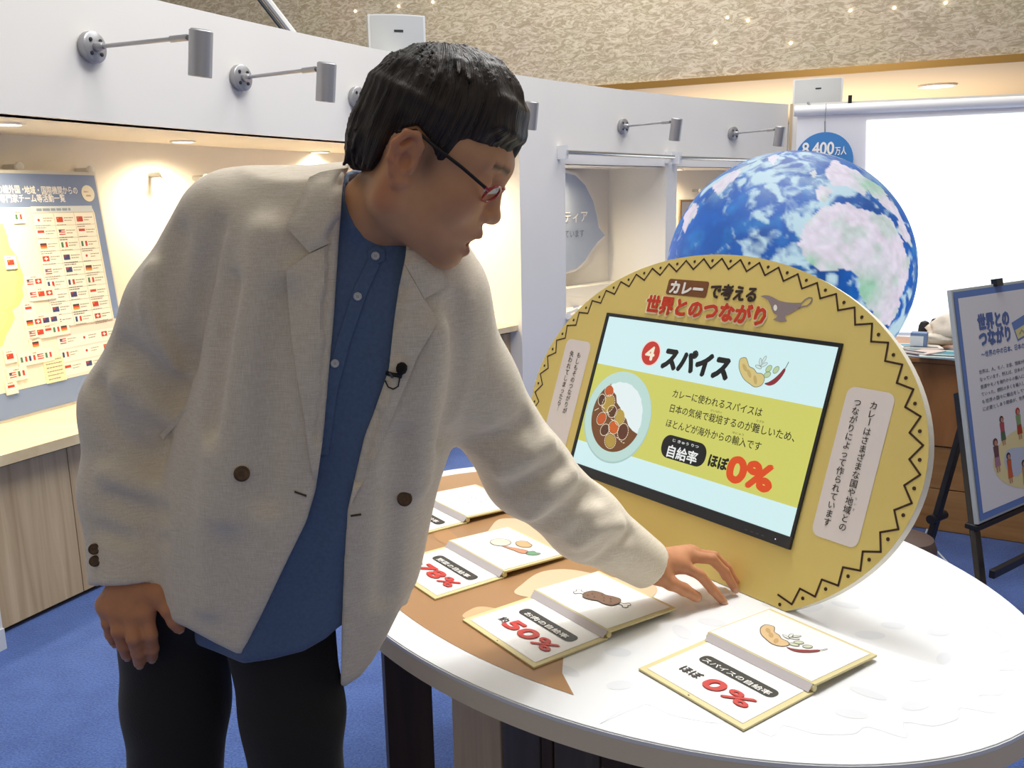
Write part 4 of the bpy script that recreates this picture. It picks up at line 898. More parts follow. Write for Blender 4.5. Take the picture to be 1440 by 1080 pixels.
# ================================================================== WOODEN DESK WITH CLUTTER
D0 = onz((1292, 743), 0); D1 = onz((1439, 765), 0); dd = (D1-D0)/np.linalg.norm(D1-D0); nd = np.array([dd[1], -dd[0], 0])
zt = onplane((1300, 503.5), D0, nd)[2]
dk = thing('wooden_desk', D0, 'brown wooden reception desk behind the easel', 'desk')
w1 = wood('desk_wood', '#94602f', '#b27a46', (9, 9, 2.0), .4); w2 = wood('desk_wood_low', '#a5733c', '#c69358', (2.0, 2.0, 22), .45)
zm = onplane((1306, 627), D0, nd)[2]
def dbox(name, x0, x1, z0, z1, y0, y1, m_): return box(name, D0+dd*(x0+x1)/2-nd*(y0+y1)/2+Z*(z0+z1)/2, dd, Z, nd, x1-x0, z1-z0, y1-y0, m_, dk, .002)
for k in range(5): dbox('upper_panel', -.55+.42*k+.001, -.55+.42*(k+1)-.001, zm+.004, zt-.022, 0, .02, w1)
for k in range(2): dbox('lower_board', -.55, 1.55, zm*k/2+.002, zm*(k+1)/2-.002, .006, .026, w2)
dbox('top_board', -.56, 1.56, zt-.02, zt, -.01, .62, w1); dbox('side_panel', -.55, -.53, 0, zt-.02, .026, .60, w1); dbox('side_panel', 1.53, 1.55, 0, zt-.02, .026, .60, w1); dbox('back_panel', -.53, 1.53, 0, zt-.02, .58, .60, w1)
def ondesk(px, dz=0): return onz(px, zt+dz)
for k, (px, w_, h_, a, c, lb) in enumerate((((1316, 499), .30, .21, .2, '#dfe9ea', 'pale leaflet at the front edge of the desk'), ((1342, 500), .28, .20, -.1, '#c9dcd6', 'green tinted leaflet on the desk beside the easel poster'), ((1284, 493), .22, .15, .5, '#d9c6bd', 'pink leaflet at the left of the desk clutter'), ((1292, 488), .18, .13, -.3, '#e5ddd0', 'cream leaflet in the middle of the desk clutter'))):
    q = ondesk(px, .003+.006*k); c_, s_ = math.cos(a), math.sin(a); uu = dd*c_+nd*s_; vv = -nd*c_+dd*s_
    o = box('leaflet', q+Z*.003, uu, vv, Z, w_, h_, .006, M('leaf_'+c[1:], c, .5)); tag(o, lb, 'leaflet', 'leaflets on the desk'); f = Frame(q+Z*.0062, uu, vv)
    if f.n[2] < 0: f = Frame(q+Z*.0062, -uu, vv)
    flat(f, 'print', [rect(-w_*.4, -h_*.1, w_*.1, h_*.35), rect(-w_*.4, -h_*.4, w_*.4, -h_*.2)], [M('leaf_print_a', '#4f8fa0', .5), M('leaf_print_b', '#38424a', .5)], o, .0003)
q = aty((1292, 484), 3.98); q[2] = zt+.02; o = box('blue_box', q+Z*.035, dd, nd, Z, .07, .05, .07, M('box_blue', '#7389ae', .5), None, .004); tag(o, 'small blue box on the desk left of the cloth bag', 'box')
flat(Frame(q+nd*.0252, dd, Z), 'box_label', [rect(-.035, .01, .02, .055)], M('leaf_dfe9ea'), o, .0004)
def lump(name, c, r, mat, par, seed, amp=.12, ax=(X, Y, Z), nu=28, nv=18):
    V, F = [], []
    for j in range(nv+1):
        for i in range(nu):
            a, b = 2*math.pi*i/nu, math.pi*j/nv; d = np.array([math.sin(b)*math.cos(a), math.sin(b)*math.sin(a), math.cos(b)])
            k = 1+amp*(float(fbm(d[None], 2.2, 3, seed)[0])-.5)*2
            V.append(np.asarray(c)+sum(ax[t_]*d[t_]*r[t_]*k for t_ in range(3)))
    for j in range(nv):
        for i in range(nu): F.append((j*nu+i, j*nu+(i+1) % nu, (j+1)*nu+(i+1) % nu, (j+1)*nu+i))
    return fixn(mk(name, V, F, mat, par, True))
q = ondesk((1336, 494)); q2 = q-nd*.06+Z*.088
t = thing('cloth_bag', q, 'crumpled cream cloth bag lying on the desk', 'bag'); lump('bag_body', q2, (.11, .085, .075), M('bag_cream', '#d9cfbf', .8, bump=(60, .4)), t, 5, .35, (dd, nd, Z))
lump('bag_fold', q2+dd*-.05-Z*.035+nd*.045, (.09, .035, .025), M('bag_cream'), t, 8, .3, (dd, nd, Z))
blkf = M('black_nylon', '#17171a', .6)
for k, (px, ry) in enumerate(((1303, 0), (1312, .0), (1319, .0))):
    q = aty((px-3+7*k, 461-4*k), 4.20+.02*k); t = thing('black_pouch', np.array([q[0], q[1], zt+.02]), ('black round pouch at the left of three behind the cloth bag', 'black round pouch in the middle of three behind the cloth bag', 'black round pouch at the right of three behind the cloth bag')[k], 'pouch', 'black pouches behind the cloth bag')
    hh = q[2]-zt-.02
    lathe('body', (q[0], q[1], zt+.02), Z, [(.022, 0), (.026, .01), (.028, hh*.6), (.026, hh+.01), (.018, hh+.028), (.004, hh+.034)], blkf, t, 18)
    tube('strap', [(q[0]-.02, q[1]-.03, zt+.03+hh*.3), (q[0]+.02, q[1]-.045, zt+.03+hh*.5), (q[0]+.035, q[1]-.01, zt+.03+hh*.8)], .006, M('strap_grey', '#33343a', .6), t, 6)
# ================================================================== EASEL AND POSTER
eb = aty((1377, 738), 2.99); eT = math.radians(11.5); eu = np.array([.81315, .58205, 0]); enb = np.array([-.58205, .81315, 0]); ef = Frame(eb, eu, Z*math.cos(eT)+enb*math.sin(eT))
ep = thing('easel_poster', eb, 'white poster with a blue border standing on the black easel', 'poster')
prism('panel', [ef.p(x, y, -.003) for x, y in rect(0, 0, .594, .841)], -ef.n*.016, M('panel_grey', '#c3c8c6', .5), ep, .002)
flat(ef, 'border', [rect(.010, .010, .584, .831)], M('border_blue', '#5f7fbf', .5), ep, .0)
flat(ef, 'sheet', [rect(.034, .034, .560, .807)], M('sheet_pale', '#e4e2e6', .5), ep, .0006)
tblue = M('title_blue', '#4f6aa8', .5)
def etext(s, pa, pb_, h, bold, m_): 
    a, b = ef.inv(pa), ef.inv(pb_); text(ef, s, a[0], a[1], h, m_, ep, b[0]-a[0], bold, .0012)
etext('世界との', (1376, 463), (1419.5, 460), .062, .09, tblue); etext('つながり', (1378, 486), (1421.5, 482), .062, .09, tblue)
a = ef.inv((1380, 502.5)); text(ef, '〜世界の中の日本、日本の中の世界〜', a[0], a[1], .024, tblue, ep, .46, .03, .0012)
for k, s in enumerate(('世界は、人、モノ、お金、情報が国境を越えて', 'なっています。例えば、日本の生活や経済に', '資源やモノを海外からの輸入に頼っています', 'ていった、燃料の多くを輸入しています。一', 'も世界の国々に輸出をしています。この', 'に必要としあう関係が、世界の国際社会を')):
    a = ef.inv((1376.7+1.1*k, 526+10.4*k)); text(ef, s, a[0], a[1], .0165, M('poster_ink', '#6a6d83', .5), ep, .46, .01, .0012, res=1)
tk = [ef.inv(p) for p in ((1422, 455), (1440, 440), (1462, 430), (1475, 458), (1440, 475), (1431, 480))]
flat(ef, 'ticket_picture', [[ef.inv((1422, 454)), ef.inv((1431, 480)), ef.inv((1478, 452)), ef.inv((1469, 424))]], M('border_blue'), ep, .0012)
flat(ef, 'ticket_picture', [[ef.inv((1426.5, 464.5)), ef.inv((1431, 477)), ef.inv((1475, 451)), ef.inv((1471, 438))]], M('ticket_yellow', '#d8cf9a', .5), ep, .0018)
flat(ef, 'ticket_picture', stroke([ef.inv(p) for p in ((1433, 470), (1436, 464), (1440, 468), (1446, 461))], .004), M('ticket_green', '#8a9a5a', .5), ep, .0022)
flat(ef, 'map_picture', [[ef.inv((1454+58*math.cos(t), 641+45*math.sin(t)-(58*math.cos(t))*.16)) for t in np.linspace(0, 2*math.pi, 40, endpoint=False)]], M('map_pale_yellow', '#e3d6a2', .5), ep, .0010)
mp_ = [(1412, 645), (1418, 632), (1440, 628), (1470, 622), (1480, 640), (1465, 660), (1440, 662), (1428, 670), (1416, 660)]
flat(ef, 'map_picture', [blob([ef.inv(p) for p in mp_])], M('map_pale_blue', '#bcc6da', .5), ep, .0014)
skin_p = M('figure_skin', '#c08a72', .5); hair_p = M('figure_hair', '#5b3038', .5)
def figure(px, s, top, bot, hair):
    x, y = ef.inv(px)
    T = lambda pts: [(x+a*s*1.35, y+b*s) for a, b in pts]
    flat(ef, 'figure_picture', [T([(-.010, .03), (.010, .03), (.012, .066), (-.012, .066)]), T([(-.013, -.0), (.013, -.0), (.011, .032), (-.011, .032)]), T([(-.008, -.018), (-.002, -.018), (-.002, 0), (-.008, 0)]), T([(.002, -.018), (.008, -.018), (.008, 0), (.002, 0)])], [M('fig_'+top[1:], top, .5), M('fig_'+bot[1:], bot, .5), skin_p, skin_p], ep, .0018)
    flat(ef, 'figure_picture', [T(ell(0, .078, .011, .013, 14))], M('fig_'+hair[1:], hair, .5), ep, .0020); flat(ef, 'figure_picture', [T(ell(.001, .075, .007, .009, 12))], skin_p, ep, .0023)
figure((1411, 619), 1.0, '#b04a5a', '#4d6a52', '#4a2a30'); figure((1434, 610), 1.1, '#7fa06a', '#a8402f', '#b3343a'); figure((1403, 656), 1.15, '#6b4450', '#a77a92', '#5b3038'); figure((1421, 672), 1.05, '#c25a36', '#c9603a', '#2f2d3a'); figure((1442, 680), 1.0, '#c58a3a', '#d09a40', '#40302a')
cl_ = ef.inv((1403, 405)); o = box('binder_clip', ef.p(cl_[0], .845, .0), ef.u, ef.v, ef.n, .045, .028, .022, blk); tag(o, 'black clip on the top edge of the easel poster', 'clip')
es = thing('easel', (eb[0], eb[1], 0), 'black folding easel holding the white poster', 'easel'); bke = M('easel_black', '#1d1b1c', .45)
def bar(name, a, b, w, d_, side=None): 
    a, b = np.asarray(a), np.asarray(b); v = b-a; L = np.linalg.norm(v); v = v/L; s_ = np.array([.81, .58, 0]) if side is None else side; s_ = s_-v*(s_ @ v); s_ /= np.linalg.norm(s_); return box(name, (a+b)/2, s_, np.cross(v, s_), v, w, d_, L, bke, es, .003)
la = ef.p(.03, -.012, -.035); lb_ = onz((1387, 884), 0)+Z*.0005; bar('front_leg', la+(la-lb_)*1.4, lb_, .036, .022)
la2 = ef.p(.56, -.012, -.035); lb2 = lb_+eu*.62; bar('front_leg', la2+(la2-lb2)*1.4, lb2, .036, .022)
bar('cross_bar', lb_+Z*.20, lb2+Z*.20, .030, .02, Z)
rt = aty((1372, 535), 3.22); rb = onz((1293, 812), 0); bar('rear_leg', rt, rb, .034, .022)
bar('ledge', ef.p(-.0, -.012, -.03), ef.p(.60, -.012, -.03), .02, .05, Z)
kn = aty((1318, 727), 3.27); tube('wing_knob', [kn-eu*.05, kn+eu*.05], [.018, .018], bke, es, 12)
c1, c2 = aty((1302, 748), 3.26), lb_+(la-lb_)*.36
tb_ = tube('cord', [c1+np.array([-.005, -.02, .02]), c1+np.array([-.02, -.03, -.01]), c1*.8+c2*.2-Z*.028, c1*.5+c2*.5-Z*.030, c1*.2+c2*.8-Z*.014, c2], .0035, M('cord_white', '#c9ccd0', .5), es, 6)
# ================================================================== STOOL BEHIND THE TABLE
sq = aty((1272, 752), 2.72); sh = sq[2]; st = thing('round_stool', (sq[0], sq[1], 0), 'dark brown padded stool just behind the oval table', 'stool')
lathe('cushion', (sq[0], sq[1], sh-.10), Z, [(.08, 0), (.098, .02), (.100, .06), (.088, .092), (.05, .102), (.005, .104)], M('brown_leather', '#5c4a42', .45), st, 32)
for a in (45, 135, 225, 315):
    d = np.array([math.cos(math.radians(a)), math.sin(math.radians(a)), 0]); tube('leg', [np.array([sq[0], sq[1], sh-.09])+d*.07, np.array([sq[0], sq[1], 0.0])+d*.13], .011, bke, st, 8)
# ================================================================== THE MAN
from mathutils.bvhtree import BVHTree
from mathutils.geometry import delaunay_2d_cdt
# ---- small signed distance field toolkit
def s_cap(P, a, b, ra, rb):
    a, b = np.asarray(a, float), np.asarray(b, float); ba = b-a; t = np.clip(((P-a) @ ba)/(ba @ ba+1e-12), 0, 1)
    return np.linalg.norm(P-a-t[:, None]*ba, axis=1)-(ra+(rb-ra)*t)
def s_ell(P, c, r, R=None):
    q = P-np.asarray(c, float)
    if R is not None: q = q @ np.asarray(R).T
    r = np.asarray(r, float); k0 = np.linalg.norm(q/r, axis=1); k1 = np.linalg.norm(q/(r*r), axis=1); return k0*(k0-1)/(k1+1e-9)
def smin(a, b, k):
    h = np.maximum(k-np.abs(a-b), 0)/k; return np.minimum(a, b)-h*h*k*.25
def smax(a, b, k): return -smin(-a, -b, k)
def s_chain(P, pts, k=.02):
    """pts: list of (point, radius)"""
    d = None
    for (a, ra), (b, rb) in zip(pts[:-1], pts[1:]):
        e = s_cap(P, a, b, ra, rb); d = e if d is None else smin(d, e, k)
    return d
def s_poly(q, poly):
    """signed distance (pixels) to a polygon, negative inside"""
    poly = np.asarray(poly, float); d = np.full(len(q), 1e9); ins = np.zeros(len(q), bool); n = len(poly)
    for i in range(n):
        a, b = poly[i], poly[(i+1) % n]; e = b-a; w = q-a; t = np.clip((w @ e)/(e @ e+1e-9), 0, 1); d = np.minimum(d, ((w-t[:, None]*e)**2).sum(1))
        ins ^= ((a[1] > q[:, 1]) != (b[1] > q[:, 1])) & (q[:, 0] < (b[0]-a[0])*(q[:, 1]-a[1])/(b[1]-a[1]+1e-12)+a[0])
    d = np.sqrt(d); return np.where(ins, -d, d)
def polygonise(f, lo, hi, h, B=16, slack=1.6):
    """surface nets on a grid that is only filled near the surface"""
    lo, hi = np.asarray(lo, float), np.asarray(hi, float); n = np.ceil((hi-lo)/h).astype(int); n = ((n+B-1)//B)*B+1
    val = np.ones(n, np.float32)
    nb = (n-1)//B
    bi = np.stack(np.meshgrid(*[np.arange(k) for k in nb], indexing='ij'), -1).reshape(-1, 3)
    cen = lo+(bi+.5)*B*h; d0 = f(cen); half = B*h*math.sqrt(3)/2
    loc = np.stack(np.meshgrid(*[np.arange(B+1)]*3, indexing='ij'), -1).reshape(-1, 3)
    act = np.abs(d0) < half*slack
    for b in bi[(~act) & (d0 < 0)]: val[b[0]*B:b[0]*B+B+1, b[1]*B:b[1]*B+B+1, b[2]*B:b[2]*B+B+1] = -1
    L = bi[act]
    for s in range(0, len(L), 40):
        ch = L[s:s+40]; P = lo+((ch[:, None, :]*B+loc[None]).reshape(-1, 3))*h; v = f(P).reshape(len(ch), B+1, B+1, B+1)
        for b, w in zip(ch, v): val[b[0]*B:b[0]*B+B+1, b[1]*B:b[1]*B+B+1, b[2]*B:b[2]*B+B+1] = w
    ins = val < 0
    c = ins[:-1, :-1, :-1].astype(np.int8)
    for o_ in ((1, 0, 0), (0, 1, 0), (0, 0, 1), (1, 1, 0), (1, 0, 1), (0, 1, 1), (1, 1, 1)): c = c+ins[o_[0]:n[0]-1+o_[0], o_[1]:n[1]-1+o_[1], o_[2]:n[2]-1+o_[2]]
    cells = np.argwhere((c > 0) & (c < 8)); idx = np.full(n-1, -1, np.int32); idx[tuple(cells.T)] = np.arange(len(cells))
    corners = np.array([(i, j, k) for i in (0, 1) for j in (0, 1) for k in (0, 1)])
    cv = np.stack([val[tuple((cells+o_).T)] for o_ in corners], 1).astype(float)
    acc = np.zeros((len(cells), 3)); cnt = np.zeros(len(cells))
    for i in range(8):
        for j in range(i+1, 8):
            if np.abs(corners[i]-corners[j]).sum() != 1: continue
            a, b = cv[:, i], cv[:, j]; m = (a < 0) != (b < 0); t = np.where(m, a/(a-b+1e-20), 0)
            acc += np.where(m[:, None], corners[i]+t[:, None]*(corners[j]-corners[i]), 0); cnt += m
    V = lo+(cells+acc/cnt[:, None])*h
    F = []
    for ax in range(3):
        o1 = [0, 0, 0]; o1[ax] = 1; sl0 = tuple(slice(0, n[k]-o1[k]) for k in range(3)); sl1 = tuple(slice(o1[k], n[k]) for k in range(3))
        e = np.argwhere(ins[sl0] != ins[sl1]); u_, v_ = [k for k in range(3) if k != ax]
        e = e[(e[:, u_] > 0) & (e[:, v_] > 0) & (e[:, u_] < n[u_]-1) & (e[:, v_] < n[v_]-1)]
        q = []
        for du, dv in ((1, 1), (0, 1), (0, 0), (1, 0)):
            cc_ = e.copy(); cc_[:, u_] -= du; cc_[:, v_] -= dv; q.append(idx[tuple(cc_.T)])
        q = np.stack(q, 1); fl_ = ins[tuple(e.T)]
        if ax == 1: fl_ = ~fl_
        q[~fl_] = q[~fl_][:, ::-1]; F.append(q[(q >= 0).all(1)])
    return V, np.vstack(F)
def relax(V, F, it=2, lam=.5):
    E = np.vstack([F[:, [0, 1]], F[:, [1, 2]], F[:, [2, 3]], F[:, [3, 0]]]); E = np.vstack([E, E[:, ::-1]])
    for _ in range(it):
        acc = np.zeros_like(V); cnt = np.zeros(len(V)); np.add.at(acc, E[:, 0], V[E[:, 1]]); np.add.at(cnt, E[:, 0], 1); V = V+lam*(acc/np.maximum(cnt, 1)[:, None]-V)
    return V
def march(px, f, t0=.8, t1=2.2):
    """first point of a field along a pixel's ray"""
    r = ray(px); r = r/np.linalg.norm(r); t = t0
    for _ in range(200):
        d = float(f((EYE+r*t)[None])[0])
        if abs(d) < .0004: break
        t += d*.7
        if t > t1: return None
    return EYE+r*t
def big(name, V, F, mat, parent, mats=None):
    org = ORG[parent.name]; me = bpy.data.meshes.new(name); V = (V-org).astype(np.float32); n, m = len(V), len(F)
    me.vertices.add(n); me.vertices.foreach_set('co', V.ravel()); me.loops.add(m*4); me.loops.foreach_set('vertex_index', F.astype(np.int32).ravel())
    me.polygons.add(m); me.polygons.foreach_set('loop_start', np.arange(0, m*4, 4, dtype=np.int32)); me.polygons.foreach_set('use_smooth', np.ones(m, bool)); me.update(calc_edges=True); me.validate()
    me.materials.append(mat); o = bpy.data.objects.new(name, me); COL.objects.link(o); o.parent = parent; ORG[o.name] = org; return o
def bvh(V, F): return BVHTree.FromPolygons([tuple(v) for v in V], [tuple(map(int, f)) for f in F])
def cast(tree, px):
    r = ray(px); r = r/np.linalg.norm(r); h_ = tree.ray_cast(Vector(EYE), Vector(r)); 
    if h_[0] is None: return None, None
    return np.array(h_[0]), np.array(h_[1])
def conform(name, tree, poly, off, thick, mat, parent, step=5.0, puff=0., smooth_it=4):
    """cloth piece with an outline given in pixels, laid on a surface and given its own thickness"""
    P = []; n = len(poly)
    for i in range(n):
        a, b = np.array(poly[i], float), np.array(poly[(i+1) % n], float); k = max(1, int(np.linalg.norm(b-a)/step)); P += [tuple(a+(b-a)*t/k) for t in range(k)]
    nb_ = len(P); xs, ys = [p[0] for p in P], [p[1] for p in P]
    g = [(x, y) for x in np.arange(min(xs), max(xs), step) for y in np.arange(min(ys), max(ys), step)]
    if g:
        sd = s_poly(np.array(g), P); g = [q for q, d in zip(g, sd) if d < -step*.6]
    pts = [Vector(p) for p in P]+[Vector(p) for p in g]
    vo, eo, fo, *_ = delaunay_2d_cdt(pts, [(i, (i+1) % nb_) for i in range(nb_)], [], 1, 1e-5)
    v2 = np.array([tuple(v) for v in vo]); F = [tuple(f) for f in fo]
    dep = np.full(len(v2), np.nan); dirs = np.array([ray(p)/np.linalg.norm(ray(p)) for p in v2])
    for i, p in enumerate(v2):
        h_, _ = cast(tree, p)
        if h_ is not None: dep[i] = (h_-EYE) @ dirs[i]
    med = np.nanmedian(dep); bad = np.isnan(dep)
    if bad.any():
        good = np.where(~bad)[0]
        for i in np.where(bad)[0]: dep[i] = dep[good[np.argmin(((v2[good]-v2[i])**2).sum(1))]]
    nbr = [set() for _ in v2]
    for f in F:
        for a in range(3): nbr[f[a]].add(f[(a+1) % 3]); nbr[f[(a+1) % 3]].add(f[a])
    for _ in range(smooth_it): dep = np.array([.5*dep[i]+.5*np.mean([dep[j] for j in nbr[i]]) if nbr[i] else dep[i] for i in range(len(dep))])
    sd = -s_poly(v2, P)
    lift = off+puff*np.clip(sd/12, 0, 1)
    top = EYE+dirs*(dep-lift)[:, None]; bot = EYE+dirs*(dep-off+thick)[:, None]; n = len(v2)
    cnt = {}
    for f in F:
        for a in range(3): e = (f[a], f[(a+1) % 3]); cnt[e] = cnt.get(e, 0)+1
    Fa = [tuple(f) for f in F]+[tuple(i+n for i in f[::-1]) for f in F]
    for (a, b) in cnt:
        if (b, a) not in cnt: Fa.append((a, a+n, b+n, b))
    return autosm(fixn(mk(name, np.vstack([top, bot]), Fa, mat, parent, True)), 50)
def Q(px, py, y): return aty((px, py), y)
# ---- skeleton in space
man = thing('person', (Q(340, 1000, 1.29)[0], 1.29, 0), 'man in a cream blazer, blue shirt and red half-rim glasses leaning over the table', 'person')
SKL = [(Q(612, 432, 1.27), .074), (Q(662, 540, 1.31), .066), (Q(742, 664, 1.37), .066), (Q(822, 735, 1.43), .060), (Q(914, 796, 1.49), .045)]
SKR = [(Q(322, 322, 1.27), .074), (Q(262, 440, 1.285), .080), (Q(194, 575, 1.30), .076), (Q(184, 690, 1.275), .067), (Q(186, 818, 1.235), .060)]
# torso rows: pixel row, left edge, right edge, depth of the middle, half depth
TR = [(262, 380, 560, 1.24, .060), (300, 322, 628, 1.245, .095), (350, 302, 655, 1.25, .115), (420, 296, 668, 1.255, .130), (500, 286, 664, 1.26, .138), (600, 254, 648, 1.27, .145), (700, 234, 616, 1.28, .150), (800, 236, 590, 1.29, .150), (870, 248, 568, 1.295, .148), (930, 256, 553, 1.30, .146), (1000, 262, 545, 1.30, .145)]
tz, tcx, tcy, ta, tb2 = [], [], [], [], []
for r_, l_, g_, y_, b_ in TR:
    A_, B_ = Q(l_, r_, y_), Q(g_, r_, y_); tz.append((A_[2]+B_[2])/2); tcx.append((A_[0]+B_[0])/2); tcy.append(y_); ta.append((B_[0]-A_[0])/2); tb2.append(b_)
o_ = np.argsort(tz); tz, tcx, tcy, ta, tb2 = (np.array(v)[o_] for v in (tz, tcx, tcy, ta, tb2))
_zz = np.linspace(tz[0]-.02, tz[-1]+.02, 200); _k = np.ones(15)/15
def _sm(v): w = np.interp(_zz, tz, v); return np.convolve(np.r_[[w[0]]*7, w, [w[-1]]*7], _k, 'valid')
TCX, TCY, TAW, TBD = (_sm(v) for v in (tcx, tcy, ta, tb2))
def torso(P, inset=0.):
    z = P[:, 2]; cx, cy, a, b = (np.interp(z, _zz, v) for v in (TCX, TCY, TAW, TBD)); a, b = a-inset, b-inset
    q = np.stack([(P[:, 0]-cx)/a, (P[:, 1]-cy)/b], 1); r = (np.abs(q)**2.35).sum(1)**(1/2.35)
    g = np.sqrt((q[:, 0]/a)**2+(q[:, 1]/b)**2)/np.maximum(np.linalg.norm(q, axis=1), 1e-6); d = (r-1)/np.maximum(g, 1e-6)
    d = np.minimum(d, .3); return np.maximum(d*.85, np.maximum(z-tz[-1]-.0, tz[0]-z))
NA, NB = Q(470, 340, 1.24), Q(532, 298, 1.205); nax = (NB-NA)/np.linalg.norm(NB-NA)
SHR, SHL = Q(338, 306, 1.255), Q(608, 418, 1.265)
NKL, NKR = Q(455, 298, 1.235), Q(560, 345, 1.235)
edge_L = [(493, 232), (483, 252), (477, 330), (469, 452), (455, 610), (444, 689), (431, 733), (400, 796), (369, 862), (339, 922)]
edge_R = [(571, 356), (561, 404), (554, 452), (547, 519), (528, 574), (513, 612), (500, 667), (489, 716), (484, 787), (481, 867), (479, 964)]
keepL = [(-300, 100), (500, 100)]+edge_L+[(302, 904), (258, 880), (200, 862), (-300, 840)]
keepR = [(576, 100)]+edge_R+[(484, 966), (507, 951), (524, 929), (542, 898), (562, 858), (600, 800), (1500, 760), (1500, 100)]
def cloth_noise(P, f, s): return fbm(P, f, 2, s)-.5
def torso_jacket(P):
    d = torso(P); d = smin(d, s_cap(P, NKL, SHR, .060, .068), .05); d = smin(d, s_cap(P, NKR, SHL, .052, .070), .05)
    cs = smax(s_cap(P, NA-nax*.04, NB+nax*.03, .080, .0735), ((P-NB) @ nax)+.003, .006); d = smin(d, cs, .03)
    d = d+.006*np.sin(P[:, 0]*38+P[:, 2]*5)*np.clip((1.35-P[:, 2])*3, 0, 1)*np.clip((Q(0, 300, 1.25)[2]-P[:, 2])*4, 0, 1)*.6
    px = proj(P); m = P[:, 1]/FPX
    fr = P[:, 1] < np.interp(P[:, 2], _zz, TCY)+.03
    dp = np.minimum(s_poly(px, keepL), s_poly(px, keepR))*m
    zh = .848
    return np.where(fr, smax(d, dp, .006), np.maximum(d, zh-P[:, 2]))
def cuff_hollow(P, sk, l_in=.030, wall=.0095):
    (a, ra), (b, rb) = sk[-2], sk[-1]; u_ = (b-a)/np.linalg.norm(b-a); return s_cap(P, b-u_*l_in, b+u_*.09, rb-wall, rb-wall), ((P-b) @ u_)
def sleeve(P, sk, k=.03):
    d = s_chain(P, sk, k); ho, pl = cuff_hollow(P, sk); d = smax(d, pl, .005); return smax(d, -ho, .003)
def jacket0(P): return smin(smin(torso_jacket(P), sleeve(P, SKR), .018), sleeve(P, SKL), .028)
# folds: polylines in pixels; positive = ridge, negative = groove
FOLDS = [([(303, 318), (292, 380), (279, 440), (268, 500)], .012, -.007), ([(250, 330), (236, 400), (240, 455), (262, 500)], .016, -.008), ([(215, 380), (208, 430), (225, 480), (255, 530)], .014, .006),
         ([(140, 478), (175, 492), (210, 515), (245, 545)], .016, -.010), ([(135, 508), (170, 540), (205, 570), (236, 585)], .016, .006), ([(138, 545), (150, 585), (175, 620), (210, 640)], .013, -.006),
         ([(160, 700), (190, 716), (228, 722)], .012, -.005), ([(150, 665), (185, 680), (222, 690)], .014, .005), ([(140, 745), (180, 760), (230, 762)], .010, -.003),
         ([(268, 500), (262, 520), (250, 545)], .012, -.006),
         ([(630, 612), (670, 622), (715, 610), (738, 595)], .014, -.009), ([(660, 655), (705, 660), (745, 640), (770, 622)], .015, .007), ([(680, 690), (720, 690), (760, 668), (790, 655)], .012, -.007),
         ([(760, 742), (790, 722), (820, 700), (842, 694)], .014, -.008), ([(745, 725), (775, 700), (805, 668)], .013, .005), ([(812, 765), (840, 745), (872, 738)], .012, .005), ([(835, 792), (862, 770), (888, 752)], .011, -.005),
         ([(640, 430), (648, 500), (640, 560), (622, 620)], .013, -.007), ([(612, 470), (600, 560), (590, 680)], .020, .005), ([(560, 620), (552, 720), (540, 840)], .018, -.004),
         ([(372, 330), (350, 450), (330, 600), (318, 720)], .024, .005), ([(330, 400), (312, 500), (298, 600)], .016, -.005), ([(300, 640), (290, 740), (292, 850)], .018, .004), ([(400, 420), (385, 560), (372, 700)], .020, -.004)]
def march_many(pxs, f, t0=.8, t1=2.2):
    R_ = np.array([ray(p)/np.linalg.norm(ray(p)) for p in pxs]); t = np.full(len(R_), t0)
    for _ in range(90):
        d = f(EYE+R_*t[:, None]); t = np.where((np.abs(d) > .0004) & (t < t1), t+d*.7, t)
    return EYE+R_*t[:, None], t < t1
_all = [p for pl_, _, _ in FOLDS for p in pl_]; _hp, _ok = march_many(_all, jacket0); FP = []; _i = 0
for pl_, r_, amp in FOLDS:
    pts = [_hp[_i+k] for k in range(len(pl_)) if _ok[_i+k]]; _i += len(pl_)
    if len(pts) > 1: FP.append((pts, r_, amp, np.mean(pts, 0), max(np.linalg.norm(p-np.mean(pts, 0)) for p in pts)+3*r_))
def folds(P, d):
    near = np.where(np.abs(d) < .05)[0]
    if not len(near): return d
    out = d.copy()
    for pts, r_, amp, c, R_ in FP:
        m = near[((P[near]-c)**2).sum(1) < R_*R_]
        if not len(m): continue
        e = None
        for i in range(len(pts)-1):
            q = s_cap(P[m], pts[i], pts[i+1], 0, 0); e = q if e is None else np.minimum(e, q)
        out[m] -= 3.1*amp*np.exp(-(e/r_)**2)
    return out
def jacket_f(P): return folds(P, jacket0(P))
JV, JF = polygonise(jacket_f, (-.66, .98, .72), (.32, 1.62, 1.62), .0055)
JV = relax(JV, JF, 2, .4)
JT = bvh(JV, JF)
